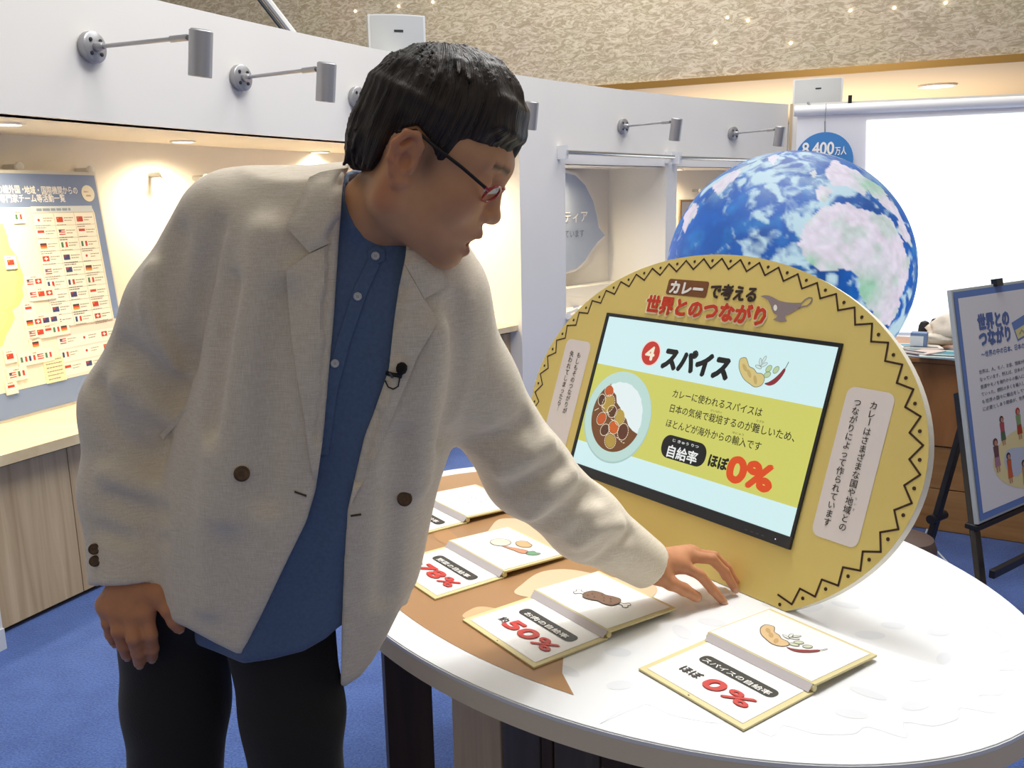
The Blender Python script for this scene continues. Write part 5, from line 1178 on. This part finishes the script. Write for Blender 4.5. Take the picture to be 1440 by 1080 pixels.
# ---- materials
def linen():
    m = M('cream_linen', '#e6dccb', .85, sheen=.25); nt = m.node_tree; b = nt.nodes['Principled BSDF']; L = nt.links.new
    tc = nt.nodes.new('ShaderNodeTexCoord'); hs = []
    for sc_ in ((60, 60, 1100), (1100, 1100, 70)):
        mp = nt.nodes.new('ShaderNodeMapping'); mp.inputs['Scale'].default_value = sc_; mp.inputs['Rotation'].default_value = (.0, .16, 0); n = nt.nodes.new('ShaderNodeTexNoise'); n.inputs['Scale'].default_value = 1; n.inputs['Detail'].default_value = 2
        L(tc.outputs['Object'], mp.inputs[0]); L(mp.outputs[0], n.inputs['Vector']); hs.append(n)
    ad = nt.nodes.new('ShaderNodeMath'); ad.operation = 'ADD'; L(hs[0].outputs['Fac'], ad.inputs[0]); L(hs[1].outputs['Fac'], ad.inputs[1])
    r = nt.nodes.new('ShaderNodeValToRGB'); r.color_ramp.elements[0].position = .38; r.color_ramp.elements[1].position = .64; hv = nt.nodes.new('ShaderNodeMath'); hv.operation = 'MULTIPLY'; hv.inputs[1].default_value = .5
    r.color_ramp.elements[0].color = (*lin('#dccfb8'), 1); r.color_ramp.elements[1].color = (*lin('#f1e7d5'), 1)
    L(ad.outputs[0], hv.inputs[0]); L(hv.outputs[0], r.inputs[0]); L(r.outputs[0], b.inputs['Base Color'])
    bp = nt.nodes.new('ShaderNodeBump'); bp.inputs['Strength'].default_value = .22; bp.inputs['Distance'].default_value = .0012; L(hv.outputs[0], bp.inputs['Height']); L(bp.outputs[0], b.inputs['Normal'])
    return m
linen_m = linen(); shirt_m = M('blue_chambray', '#566d90', .8, sheen=.2, var=(180, .10), bump=(420, .2)); trouser_m = M('black_wool', '#1a1715', .85, sheen=.15, bump=(300, .2)); horn = M('horn_button', '#5c4227', .35, var=(120, .4)); pearl = M('pearl_button', '#cfd3d8', .25)
jk = big('jacket', JV, JF, linen_m, man); jk['label'] = 'cream linen blazer worn open'
# lapels, collar
conform('lapel', JT, [(402, 380), (435, 357), (477, 337), (469, 452), (455, 610), (444, 688), (436, 650), (428, 588), (417, 526), (409, 467), (404, 408)], .0095, .006, linen_m, jk, 6, .002)
conform('collar', JT, [(435, 249), (402, 319), (435, 355), (477, 336), (481, 262), (490, 236), (470, 238), (450, 242)], .0125, .007, linen_m, jk, 6, .003)
conform('lapel', JT, [(597, 421), (617, 451), (587, 502), (562, 563), (546, 600), (525, 650), (492, 712), (500, 667), (513, 612), (528, 574), (547, 519), (554, 452), (561, 404), (569, 372)], .0095, .006, linen_m, jk, 6, .002)
conform('collar', JT, [(571, 352), (569, 371), (597, 420), (631, 402), (622, 380), (600, 362), (585, 352)], .0125, .007, linen_m, jk, 6, .003)
conform('pocket_welt', JT, [(224, 612), (268, 566), (273, 571), (229, 618)], .003, .003, linen_m, jk, 4)
slit = M('slit_dark', '#4c4338', .8)
for pl_ in ([(414, 690), (431, 696), (431, 699), (414, 693)], [(493, 724), (508, 722), (508, 725), (493, 727)]): conform('buttonhole', JT, pl_, .002, .002, slit, jk, 3)
def button(tree, px, r, mat, par, name='button', holes=4):
    p, n = cast(tree, px)
    if p is None: return
    n = n*(.15)+(EYE-p)/np.linalg.norm(EYE-p)*.7; n /= np.linalg.norm(n)
    b = lathe(name, p+n*.0012, n, [(r*.85, -.004), (r*.85, 0), (r, .0015), (r, .003), (r*.8, .0042), (r*.72, .0034), (r*.2, .0032)], mat, par, 20); _, e, f = orth(n)
    for k in range(holes):
        a = math.pi/4+k*math.pi/2; lathe('thread_hole', p+n*.0046+r*.25*(math.cos(a)*e+math.sin(a)*f), n, [(r*.09, 0), (r*.09, .0006)], slit, b, 6)
button(JT, (340, 666), .0105, horn, jk); button(JT, (569, 701), .0105, horn, jk); button(JT, (133, 772), .008, horn, jk); button(JT, (134, 789), .008, horn, jk)
# ---- shirt with a band collar
shirt_hem = [(0, 0), (1400, 0), (1400, 800), (560, 850), (478, 880), (458, 898), (427, 915.6), (382, 927), (342, 933), (302, 916), (275, 906), (258, 882), (0, 860)]
opening = edge_L+edge_R[::-1]
def shirt_f(P):
    px = proj(P); ins_ = .014+np.clip(s_poly(px, opening)/40, 0, 1)*.024
    d = torso(P, ins_); d = smin(d, s_cap(P, NKL, SHR, .045, .045)+.004, .05); d = smin(d, s_cap(P, NKR, SHL, .040, .045)+.004, .05)
    d = d+.004*np.sin(P[:, 0]*70-P[:, 2]*22)*np.clip((1.42-P[:, 2])*4, 0, 1)+.004*(fbm(P*np.array([3., 1, 1]), 5, 2, 3)-.5)*2
    d = smax(d, s_poly(px, shirt_hem)*P[:, 1]/FPX, .006)
    c = smax(s_cap(P, NA-nax*.03, NB+nax*.05, .066, .064), (P-NB) @ nax, .004); c = np.maximum(c, -((P-NA) @ nax)-.03)
    hol = s_cap(P, NB-nax*.02, NB+nax*.05, .0565, .0565); c = smax(c, -hol, .002)
    return smin(d, c, .008)
SV, SF = polygonise(shirt_f, (-.5, 1.02, .72), (.12, 1.52, 1.56), .005); SV = relax(SV, SF, 2, .4)
shv = big('shirt', SV, SF, shirt_m, man); shv['label'] = 'blue band-collar shirt'; ST = bvh(SV, SF)
conform('placket', ST, [(517, 366), (534, 372), (516, 412), (492, 482), (474, 552), (462, 640), (446, 640), (455, 552), (474, 480), (497, 408)], .0025, .002, shirt_m, shv, 6)
conform('collar_tab', ST, [(517, 352), (530, 346), (541, 352), (541, 366), (530, 372), (518, 368)], .0025, .002, shirt_m, shv, 4)
for p_ in ((528, 360), (503, 417), (471, 511)): button(ST, p_, .0055, pearl, shv)
# ---- trousers and shoes
LR, LL = Q(250, 1000, 1.31), Q(412, 1000, 1.27)
def trouser_f(P):
    kR, kL = np.array([LR[0]-.01, LR[1]-.02, .50]), np.array([LL[0]+.005, LL[1]-.02, .50])
    hR, hL = np.array([LR[0]+.01, LR[1], .86]), np.array([LL[0]-.015, LL[1]+.01, .86])
    d = smin(s_chain(P, [(hR, .088), (np.array([LR[0], LR[1], .70]), .079), (kR, .072), (np.array([kR[0], kR[1]+.03, .075]), .068)], .03), s_chain(P, [(hL, .086), (np.array([LL[0], LL[1], .70]), .076), (kL, .070), (np.array([kL[0], kL[1]+.03, .075]), .068)], .03), .008)
    d = smin(d, s_ell(P, (hR+hL)/2+np.array([0, .02, .09]), (.165, .125, .12)), .03)
    d = d+.004*np.sin(P[:, 2]*30+P[:, 0]*20)*np.clip(1-np.abs(P[:, 2]-.48)*5, 0, 1)
    return np.maximum(d, .035-P[:, 2])
TV, TF = polygonise(trouser_f, (-.72, 1.02, .02), (-.05, 1.56, 1.06), .008); tro = big('trousers', relax(TV, TF, 2, .4), TF, trouser_m, man); tro['label'] = 'black trousers'
def shoe_f(c):
    def f(P): return np.maximum(smin(s_ell(P, c+np.array([0, -.07, .035]), (.045, .11, .045)), s_ell(P, c+np.array([0, .04, .05]), (.042, .075, .06)), .03), -P[:, 2]+.001)
    return f
for c in (np.array([LR[0]-.01, LR[1]+.0, 0]), np.array([LL[0]+.005, LL[1]+.0, 0])):
    V_, F_ = polygonise(shoe_f(c), c+np.array([-.08, -.24, -.02]), c+np.array([.08, .16, .14]), .006); big('shoe', V_, F_, M('black_leather', '#141312', .35), man)
# ---- body: head, neck and hands as one skin mesh
HP, HY = math.radians(27), math.radians(-5)
HF = np.array([math.cos(HY)*math.cos(HP), math.sin(HY)*math.cos(HP), -math.sin(HP)]); HU = np.array([math.cos(HY)*math.sin(HP), math.sin(HY)*math.sin(HP), math.cos(HP)]); HL = np.cross(HU, HF)
HR_ = np.stack([HF, HL, HU]); HO = Q(582, 226, 1.165)
def tol(P): return (P-HO) @ HR_.T
def tow(q): return HO+np.asarray(q, float) @ HR_
def head_l(q):
    a = np.abs(q[:, 1]); s = np.stack([q[:, 0], a, q[:, 2]], 1)          # mirrored coordinates
    d = s_ell(q, (.004, 0, .050), (.096, .0765, .086))
    d = smin(d, s_ell(q, (.052, 0, .040), (.062, .064, .050)), .03)       # forehead
    d = smin(d, s_ell(q, (.050, 0, -.030), (.058, .060, .062)), .035)     # mid face
    d = smin(d, s_cap(s, (.004, .054, -.052), (.080, .012, -.086), .022, .019), .03)   # jaw
    d = smin(d, s_cap(s, (.0, .060, .0), (.004, .054, -.052), .018, .022), .03)
    d = smin(d, s_ell(s, (.078, .038, -.014), (.026, .024, .026)), .022)  # cheek
    d = smin(d, s_cap(s, (.1035, .0, .040), (.088, .042, .042), .0125, .010), .018)  # brow
    d = smin(d, s_ell(q, (.0900, 0, -.088), (.0150, .020, .0165)), .018)  # chin
    d = smin(d, s_ell(q, (.092, 0, -.048), (.024, .032, .020)), .016)     # muzzle
    d = smax(d, -s_ell(s, (.114, .033, .0175), (.016, .020, .0135)), .014)   # eye socket
    d = smin(d, s_ell(s, (.0915, .0325, .0165), (.0142, .0150, .0135)), .004)  # lids
    d = smin(d, s_cap(q, (.108, 0, .022), (.1195, 0, -.016), .0068, .0088), .012)  # nose bridge
    d = smin(d, s_ell(q, (.1200, 0, -.0195), (.0105, .0100, .0095)), .008)
    d = smin(d, s_ell(s, (.1090, .0125, -.0240), (.0115, .0075, .0080)), .006)   # wings
    d = smax(d, -s_ell(s, (.1140, .0065, -.0320), (.0050, .0030, .0040)), .003)  # nostrils
    d = smin(d, s_cap(s, (.1135, .0, -.0480), (.1020, .0210, -.0550), .0062, .0042), .006)   # upper lip
    d = smin(d, s_cap(s, (.1065, .0, -.0735), (.0970, .0190, -.0640), .0072, .0045), .006)   # lower lip
    d = smax(d, -s_ell(q, (.112, 0, -.0605), (.0235, .0165, .0072)), .004)     # open mouth
    # ears: back plate, helix, antihelix, tragus, lobe
    EX = .010
    for sg in (-1, 1):
        e = q*np.array([1, sg, 1])-np.array([EX, 0, 0])
        hx = [((.004, .0800, .004), .0035), ((.0075, .0830, .022), .0038), ((-.001, .0890, .0325), .0042), ((-.013, .0935, .0290), .0044), ((-.0205, .0950, .0130), .0044), ((-.0190, .0935, -.0050), .0042), ((-.0110, .0890, -.0190), .0048), ((-.0010, .0850, -.0275), .0066), ((.0060, .0810, -.0240), .0055)]
        o = s_chain(e, [(np.array(p), r) for p, r in hx], .004)
        pl = s_ell(e, (-.0060, .0825, .0020), (.0175, .0055, .0285)); o = smin(o, pl, .006)
        o = smin(o, s_chain(e, [(np.array((-.004, .0860, .0200)), .0034), (np.array((-.0115, .0895, .0080)), .0038), (np.array((-.0085, .0885, -.0080)), .0036), (np.array((.0, .0850, -.0150)), .0040)], .004), .004)
        o = smax(o, -s_ell(e, (-.0015, .0925, -.0010), (.0075, .0105, .0105)), .004)
        o = smin(o, s_ell(e, (.0075, .0830, -.0040), (.0042, .0052, .0065)), .004)
        d = smin(d, o, .006)
    return d
NK0, NK1 = Q(492, 332, 1.235), tow((.004, 0, -.045))
def head_f(P):
    d = head_l(tol(P)); d = smin(d, s_cap(P, NK0, NK1, .0545, .0545), .024)
    return d
hb = tow((0, 0, 0)); HV, HFc = polygonise(head_f, hb-np.array([.22, .16, .22]), hb+np.array([.19, .16, .20]), .0026); 
q_ = tol(HV)
# hands
def hand(fingers, thumb, wrist, fore, palm_r, tip=.0078):
    def f(P):
        d = s_cap(P, fore[0], wrist[0], fore[1], wrist[1])
        for pts, rs in fingers:
            d = smin(d, s_cap(P, wrist[0]+(pts[0]-wrist[0])*.15, pts[0], wrist[1]*.62, palm_r), .020)
        d = smin(d, s_cap(P, wrist[0], thumb[0][0], wrist[1]*.72, .0150), .018)
        for pts, rs in fingers:
            c = None
            for i in range(len(pts)-1):
                e = s_cap(P, pts[i], pts[i+1], rs[i], rs[i+1]); c = e if c is None else smin(c, e, .004)
            d = smin(d, c, .006)
        c = None
        for i in range(len(thumb[0])-1):
            e = s_cap(P, thumb[0][i], thumb[0][i+1], thumb[1][i], thumb[1][i+1]); c = e if c is None else smin(c, e, .006)
        return smin(d, c, .010)
    return f
RFN = [([Q(204, 862, 1.195), Q(211, 893, 1.185), Q(214, 912, 1.195), Q(214, 924, 1.208)], (.0120, .0102, .0092, .0082)), ([Q(183, 865, 1.19), Q(188, 897, 1.175), Q(194, 918, 1.187), Q(196, 932, 1.200)], (.0122, .0104, .0094, .0084)),
       ([Q(163, 858, 1.195), Q(167, 888, 1.180), Q(174, 908, 1.190), Q(178, 921, 1.202)], (.0116, .0098, .0090, .0080)), ([Q(149, 850, 1.205), Q(152, 876, 1.195), Q(156, 892, 1.203), Q(160, 902, 1.212)], (.0104, .0088, .0080, .0072))]
RTH = ([Q(226, 836, 1.200), Q(238, 858, 1.190), Q(246, 873, 1.190), Q(251, 882, 1.193)], (.0150, .0112, .0104, .0092))
RW = (Q(188, 818, 1.225), .0300)
rhand = hand(RFN, RTH, RW, (SKR[-2][0]*.6+SKR[-1][0]*.4, .032), .0150)
LFN = [([Q(957, 795, 1.510), Q(984, 808, 1.512), Q(1002, 829, 1.515), Q(1017, 846, 1.520)], (.0118, .0098, .0088, .0076)), ([Q(966, 782, 1.535), Q(1001, 786, 1.545), Q(1019, 804, 1.550), Q(1033, 827, 1.553)], (.0120, .0100, .0090, .0078)),
       ([Q(972, 778, 1.560), Q(1004, 782, 1.572), Q(1022, 798, 1.575), Q(1034, 818, 1.572)], (.0112, .0094, .0086, .0076)), ([Q(972, 780, 1.580), Q(998, 785, 1.592), Q(1012, 797, 1.592), Q(1020, 812, 1.585)], (.0100, .0084, .0076, .0068))]
LTH = ([Q(926, 808, 1.485), Q(943, 820, 1.482), Q(962, 829, 1.490), Q(979, 839, 1.500)], (.0165, .0125, .0110, .0098))
LW = (Q(914, 795, 1.500), .0285)
lhand = hand(LFN, LTH, LW, (SKL[-2][0]*.35+SKL[-1][0]*.65, .030), .0150)
def bounds(fn, th, w): A = np.array([p for pts, _ in fn for p in pts]+list(th[0])+[w[0]]); return A.min(0)-.07, A.max(0)+.05
VR, FR_ = polygonise(rhand, *bounds(RFN, RTH, RW), .0022); VL, FL_ = polygonise(lhand, *bounds(LFN, LTH, LW), .0022)
# the trunk and limbs inside the clothes, coarse
def trunk(P):
    d = np.maximum(torso(P, .040), .90-P[:, 2]); d = smin(d, s_cap(P, NKL, SHR, .03, .03), .05); d = smin(d, s_cap(P, NKR, SHL, .03, .03), .05); d = smin(d, s_cap(P, NK0-nax*.05, NK0, .052, .054), .03)
    d = smin(d, s_chain(P, [(a, r*.55) for a, r in SKR], .02), .02); d = smin(d, s_chain(P, [(a, r*.55) for a, r in SKL[:-1]]+[(SKL[-1][0], .028)], .02), .02)
    d = smin(d, trouser_f(P)+.022, .02); return d
VT, FT = polygonise(trunk, (-.66, 1.0, .03), (.32, 1.60, 1.56), .012)
def tone_head(q, V):
    n = len(q); base = np.array(lin('#dca478')); c = np.tile(base, (n, 1)); nz = fbm(V, 60, 3, 5)[:, None]; c = c*(.92+.16*nz)
    def mix(c, w, col): return c*(1-w[:, None])+np.array(lin(col))*w[:, None]
    s = np.abs(q[:, 1])
    lip = np.exp(-(((q[:, 0]-.109)/.014)**2+((q[:, 2]+.050)/.0075)**2+(s/.02)**2))+np.exp(-(((q[:, 0]-.105)/.014)**2+((q[:, 2]+.072)/.008)**2+(s/.02)**2))
    c = mix(c, np.clip(lip*1.1, 0, .85), '#a05a4e')
    mouth = np.clip(1-np.sqrt(((q[:, 0]-.103)/.012)**2+((q[:, 2]+.0605)/.0075)**2+(s/.015)**2), 0, 1); c = mix(c, np.clip(mouth*2.5, 0, .95), '#3a1512')
    st = np.exp(-(((q[:, 0]-.085)/.03)**2+((q[:, 2]+.088)/.022)**2))*.35+np.exp(-(((q[:, 0]-.112)/.012)**2+((q[:, 2]+.040)/.007)**2+(s/.02)**2))*.4; c = mix(c, np.clip(st, 0, .5), '#8d6a58')
    sb = np.exp(-(((q[:, 0]-.030)/.012)**2+((q[:, 2]-.012)/.022)**2+((s-.07)/.02)**2))*.7+np.exp(-(((q[:, 0]+.045)/.022)**2+((q[:, 2]+.045)/.014)**2))*.55; c = mix(c, np.clip(sb, 0, .75), '#4a382e')
    ear = np.clip((s-.076)/.006, 0, 1)*np.exp(-((q[:, 0]+.008)/.03)**2); c = mix(c, ear*.45, '#c06a50')
    chk = np.exp(-(((q[:, 0]-.085)/.025)**2+((q[:, 2]+.012)/.02)**2))*.25; c = mix(c, chk, '#c27a5e')
    br = np.exp(-(((q[:, 2]-.0395-.12*np.clip(s-.02, 0, 1)*(s < .035))/.0042)**2))*((s > .014) & (s < .050) & (q[:, 0] > .075)); c = mix(c, br*.8, '#2a1c15')
    return c
def tone_hand(V): return np.array(lin('#c98c66'))*(.88+.24*fbm(V, 70, 3, 8))[:, None]
AV = np.vstack([HV, VR, VL, VT]); o1, o2, o3 = len(HV), len(HV)+len(VR), len(HV)+len(VR)+len(VL)
AF = np.vstack([HFc, FR_+o1, FL_+o2, FT+o3]); ac = np.vstack([tone_head(q_, HV), tone_hand(VR), tone_hand(VL), np.tile(np.array(lin('#c98c66')), (len(VT), 1))])
skin = M('skin', '#c08a68', .48, sss=.08, spec=.35); nt = skin.node_tree; bs = nt.nodes['Principled BSDF']; a_ = nt.nodes.new('ShaderNodeAttribute'); a_.attribute_name = 'tone'; nt.links.new(a_.outputs['Color'], bs.inputs['Base Color'])
tcn = nt.nodes.new('ShaderNodeTexCoord'); nn = nt.nodes.new('ShaderNodeTexNoise'); nn.inputs['Scale'].default_value = 420; bpn = nt.nodes.new('ShaderNodeBump'); bpn.inputs['Strength'].default_value = .12; bpn.inputs['Distance'].default_value = .0008
nt.links.new(tcn.outputs['Object'], nn.inputs['Vector']); nt.links.new(nn.outputs['Fac'], bpn.inputs['Height']); nt.links.new(bpn.outputs[0], bs.inputs['Normal'])
body = big('body', AV, AF, skin, man)
ca = body.data.color_attributes.new('tone', 'FLOAT_COLOR', 'POINT'); ca.data.foreach_set('color', np.c_[ac, np.ones(len(ac))].astype(np.float32).ravel())
# eyes
for sg in (-1, 1):
    c = tow((.0930, sg*.0325, .0135)); d = HF*.95-HU*.42; d /= np.linalg.norm(d)
    ey = lathe('eye', c, d, [(.0003, -.0125)]+[(.0125*math.sin(t), -.0125*math.cos(t)) for t in np.linspace(.2, math.pi-.2, 12)]+[(.0003, .0125)], M('eye_white', '#d8d2ca', .2), man, 20)
    lathe('iris', c+d*.0108, d, [(.0058, 0), (.0052, .0012), (.0005, .0020)], M('iris_dark', '#20140e', .15), ey, 16)
# teeth just inside the open mouth
pth = [tow((.1015-.012*(t/.016)**2, t, -.0555)) for t in np.linspace(-.016, .016, 9)]
tube('teeth', pth, .0030, M('teeth', '#d9cfc0', .3), man, 8)
# nails
nailm = M('nail', '#cf9f86', .3)
for pts, _ in LFN[:2]+RFN+[(LTH[0], 0), (RTH[0], 0)]:
    t_, p_ = np.asarray(pts[-1]), np.asarray(pts[-2]); d = (t_-p_)/np.linalg.norm(t_-p_); vw = (EYE-t_)/np.linalg.norm(EYE-t_); upn = vw-d*(vw @ d); upn /= np.linalg.norm(upn); sd_ = np.cross(d, upn)
    V_ = [t_+d*(.002+a*.0055)+sd_*b*.0052*(1-.15*a*a)+upn*(.0086-.0022*b*b-.0012*max(a, 0)) for a in (-1, -.3, .4, 1) for b in (-1, -.5, 0, .5, 1)]
    F_ = [(i*5+j, i*5+j+1, i*5+j+6, i*5+j+5) for i in range(3) for j in range(4)]; mk('nail', V_, F_, nailm, body, True)
# ---- hair
hairline = [(.128, .062), (.114, .066), (.100, .071), (.080, .066), (.062, .055), (.054, .048), (.050, .034), (.046, .018), (.038, .015), (.030, .024), (.021, .034), (.002, .042), (-.012, .032), (-.018, .0), (-.021, -.024), (-.036, -.034), (-.073, -.047), (-.15, -.055), (-.15, .25), (.15, .25)]
rh = random.Random(9); LOCKS = []
for k in range(30):      # fringe locks
    a = -.92+1.84*k/29; y0 = .062*math.sin(a*1.3); x0 = .098*math.cos(a*.82)
    L_ = [(np.array([x0*.60, y0*.72, .130+.008*rh.random()]), .009), (np.array([x0*.95+.006, y0*1.02, .106+.006*rh.random()]), .0085), (np.array([x0+.010+.003*rh.random(), y0*1.12+.004*rh.uniform(-1, 1), .080+.008*rh.random()]), .0062), (np.array([x0+.007, y0*1.14+.008*rh.uniform(-1, 1), .062+.012*rh.random()]), .0014)]
    LOCKS.append(L_)
for k in range(26):      # locks on the sides and back
    t = k/25; ang = 1.25+t*(math.pi*2-2.5); y0 = .078*math.sin(ang); x0 = .004+.088*math.cos(ang)
    if -.030 < x0 < .045: low = .054
    elif x0 >= .045: low = .054
    else: low = -.030-.012*rh.random()
    LOCKS.append([(np.array([x0*.70, y0*.72, .108]), .003), (np.array([x0*1.01, y0*1.01, .070]), .0078), (np.array([x0*.98, y0*.99, (low+.05)/2]), .0068), (np.array([x0*.92+.004*rh.uniform(-1, 1), y0*.93, low]), .0022)])
for k in range(16):      # low tufts on the crown
    a = (k/15-.5)*2.6; r = .012+.034*rh.random(); c = np.array([-.012+r*math.cos(a), r*math.sin(a), .138-5*r*r]); LOCKS.append([(c, .005), (c+np.array([.016*math.cos(a)+.008, .016*math.sin(a), .000]), .0045), (c+np.array([.040*math.cos(a)+.012, .040*math.sin(a), -.014]), .002)])
LOCKB = [(L_, np.mean([p for p, _ in L_], 0), max(np.linalg.norm(p-np.mean([a for a, _ in L_], 0)) for p, _ in L_)+.018) for L_ in LOCKS]
def hair_l(q):
    d = s_ell(q, (.006, 0, .054), (.0985, .0835, .0920)); d = smin(d, s_ell(q, (.038, 0, .086), (.070, .074, .066)), .03); d = smin(d, s_ell(q, (-.046, 0, .000), (.038, .064, .050)), .03)
    ph = np.arctan2(q[:, 1], q[:, 0]+.03); rr_ = np.sqrt(q[:, 1]**2+(q[:, 0]+.03)**2+(q[:, 2]-.15)**2)
    s3 = np.stack([np.cos(ph)*4, np.sin(ph)*4, rr_*9], 1)
    d = d-.0050*(fbm(s3, 3.0, 2, 3)-.5)*2-.0030*(fbm(s3*np.array([1, 1, .6]), 9.0, 2, 13)-.5)*2
    near = np.abs(d) < .04
    if near.any():
        ni = np.where(near)[0]; d = d.copy()
        for L_, c_, r_ in LOCKB:
            m = ni[((q[ni]-c_)**2).sum(1) < r_*r_]
            if len(m): d[m] = smin(d[m], s_chain(q[m], L_, .004), .005)
    cut = s_poly(q[:, [0, 2]], hairline)
    fr_lock = np.clip((q[:, 0]-.06)/.03, 0, 1)*.012       # the fringe may hang a little lower
    return smax(d, cut-fr_lock, .004)
def hair_f(P): return hair_l(tol(P))
VH, FH = polygonise(hair_f, hb-np.array([.17, .14, .14]), hb+np.array([.19, .14, .21]), .0025)
def hair_mat():
    m = M('black_hair', '#15100d', .42, spec=.5); nt = m.node_tree; b = nt.nodes['Principled BSDF']; L = nt.links.new
    at = nt.nodes.new('ShaderNodeAttribute'); at.attribute_name = 'flow'
    n = nt.nodes.new('ShaderNodeTexNoise'); n.inputs['Scale'].default_value = 1.0; n.inputs['Detail'].default_value = 3; L(at.outputs['Vector'], n.inputs['Vector'])
    r = nt.nodes.new('ShaderNodeValToRGB'); r.color_ramp.elements[0].position = .35; r.color_ramp.elements[1].position = .75; r.color_ramp.elements[0].color = (*lin('#0d0a09'), 1); r.color_ramp.elements[1].color = (*lin('#3d2b20'), 1)
    L(n.outputs['Fac'], r.inputs[0]); L(r.outputs[0], b.inputs['Base Color'])
    bp = nt.nodes.new('ShaderNodeBump'); bp.inputs['Strength'].default_value = .9; bp.inputs['Distance'].default_value = .004; L(n.outputs['Fac'], bp.inputs['Height']); L(bp.outputs[0], b.inputs['Normal']); return m
hr = big('hair', VH, FH, hair_mat(), man); hr['label'] = 'short black hair with a full fringe'
qh = tol(VH); ph = np.arctan2(qh[:, 1], qh[:, 0]+.03); rr_ = np.linalg.norm(qh-np.array([-.03, 0, .15]), axis=1)
flow = np.stack([np.cos(ph)*60, np.sin(ph)*60, rr_*22], 1); at2 = hr.data.attributes.new('flow', 'FLOAT_VECTOR', 'POINT'); at2.data.foreach_set('vector', flow.astype(np.float32).ravel())
# ---- glasses
gs = mk('glasses', [tow((.1165, 0, .012))], [], None, man) if False else None
redf = M('frame_red', '#b5151c', .2, coat=.6); blkt = M('temple_black', '#141416', .3)
tmp_ = [tow((.104, -.0640, .012)), tow((.070, -.0765, .0215)), (tow((.030, -.0820, .0295))), tow((.004, -.0860, .0365)), tow((-.014, -.0860, .026))]
gl_ = tube('glasses', [tow((.1120, -.012, .0140)), tow((.1180, -.006, .0175)), tow((.1195, 0, .0185)), tow((.1180, .006, .0175)), tow((.1120, .012, .0140))], .0017, redf, man, 8); gl_['label'] = 'half-rim glasses with red rims and black temples'
for sg in (-1, 1):
    cx3 = np.array([.1110, sg*.0345, .0075]); ax1 = np.array([-.16*1, sg*.985, 0]); ax1 /= np.linalg.norm(ax1); ax2 = np.array([.35, 0, .94]); ax2 /= np.linalg.norm(ax2)
    rim_ = [tow(cx3+ax1*.0245*math.cos(t)*(1-.06*math.sin(t))+ax2*.0125*math.sin(t)) for t in np.linspace(0, 2*math.pi, 40, endpoint=False)]
    V_, F_ = tube_geo(rim_+[rim_[0]], .0019, 8, False); fixn(mk('rim', V_, F_, redf, gl_, True))
    mk('lens', rim_, [tuple(range(40))], M('lens_clear', '#ffffff', .02, trans=1.0, alpha=.18), gl_)
    tp = [tow(tol(p[None])[0]*np.array([1, -sg, 1])) for p in tmp_]; tube('temple', tp, [.0022, .0022, .0022, .0020, .0018], blkt, gl_, 8)
    tube('hinge', [tow((.1080, sg*.0590, .0105)), tow((.1030, sg*.0645, .0122))], .0026, redf, gl_, 8)
# ---- lapel microphone clipped to the jacket
mp3, mn = cast(JT, (556, 522)); mv = (EYE-mp3)/np.linalg.norm(EYE-mp3)
mc = thing('lapel_microphone', mp3+mv*.010, 'tiny black clip-on microphone with a looped wire on the blazer lapel', 'microphone'); mk_ = M('mic_black', '#111214', .5); foam = M('mic_foam', '#17181a', .95, bump=(900, .6))
def mpx(x, y, off): p, _ = cast(JT, (x, y)); p = p if p is not None else mp3; return p+mv*off
tp_, bt_ = mpx(565, 517, .016), mpx(562, 531, .014); dr = tp_-bt_
tube('barrel', [bt_, bt_+dr*.6], .0030, mk_, mc, 10); lathe('windscreen', bt_+dr*.35, dr, [(.0030, 0), (.0062, .003), (.0074, .008), (.0066, .0125), (.003, .0155)], foam, mc, 18)
tube('clip', [mpx(545, 525, .012), mpx(552, 527, .014), mpx(561, 528, .014)], [.0034, .0030, .0026], mk_, mc, 8); tube('clip_spring', [mpx(548, 524, .016), mpx(553, 531, .016)], .0022, M('mic_steel', '#55585c', .3, .7), mc, 8)
tube('wire', [mpx(544, 527, .012), mpx(542, 536, .012), mpx(546, 544, .012), mpx(553, 547, .012), mpx(560, 543, .013), mpx(562, 532, .014)], .0010, mk_, mc, 6)
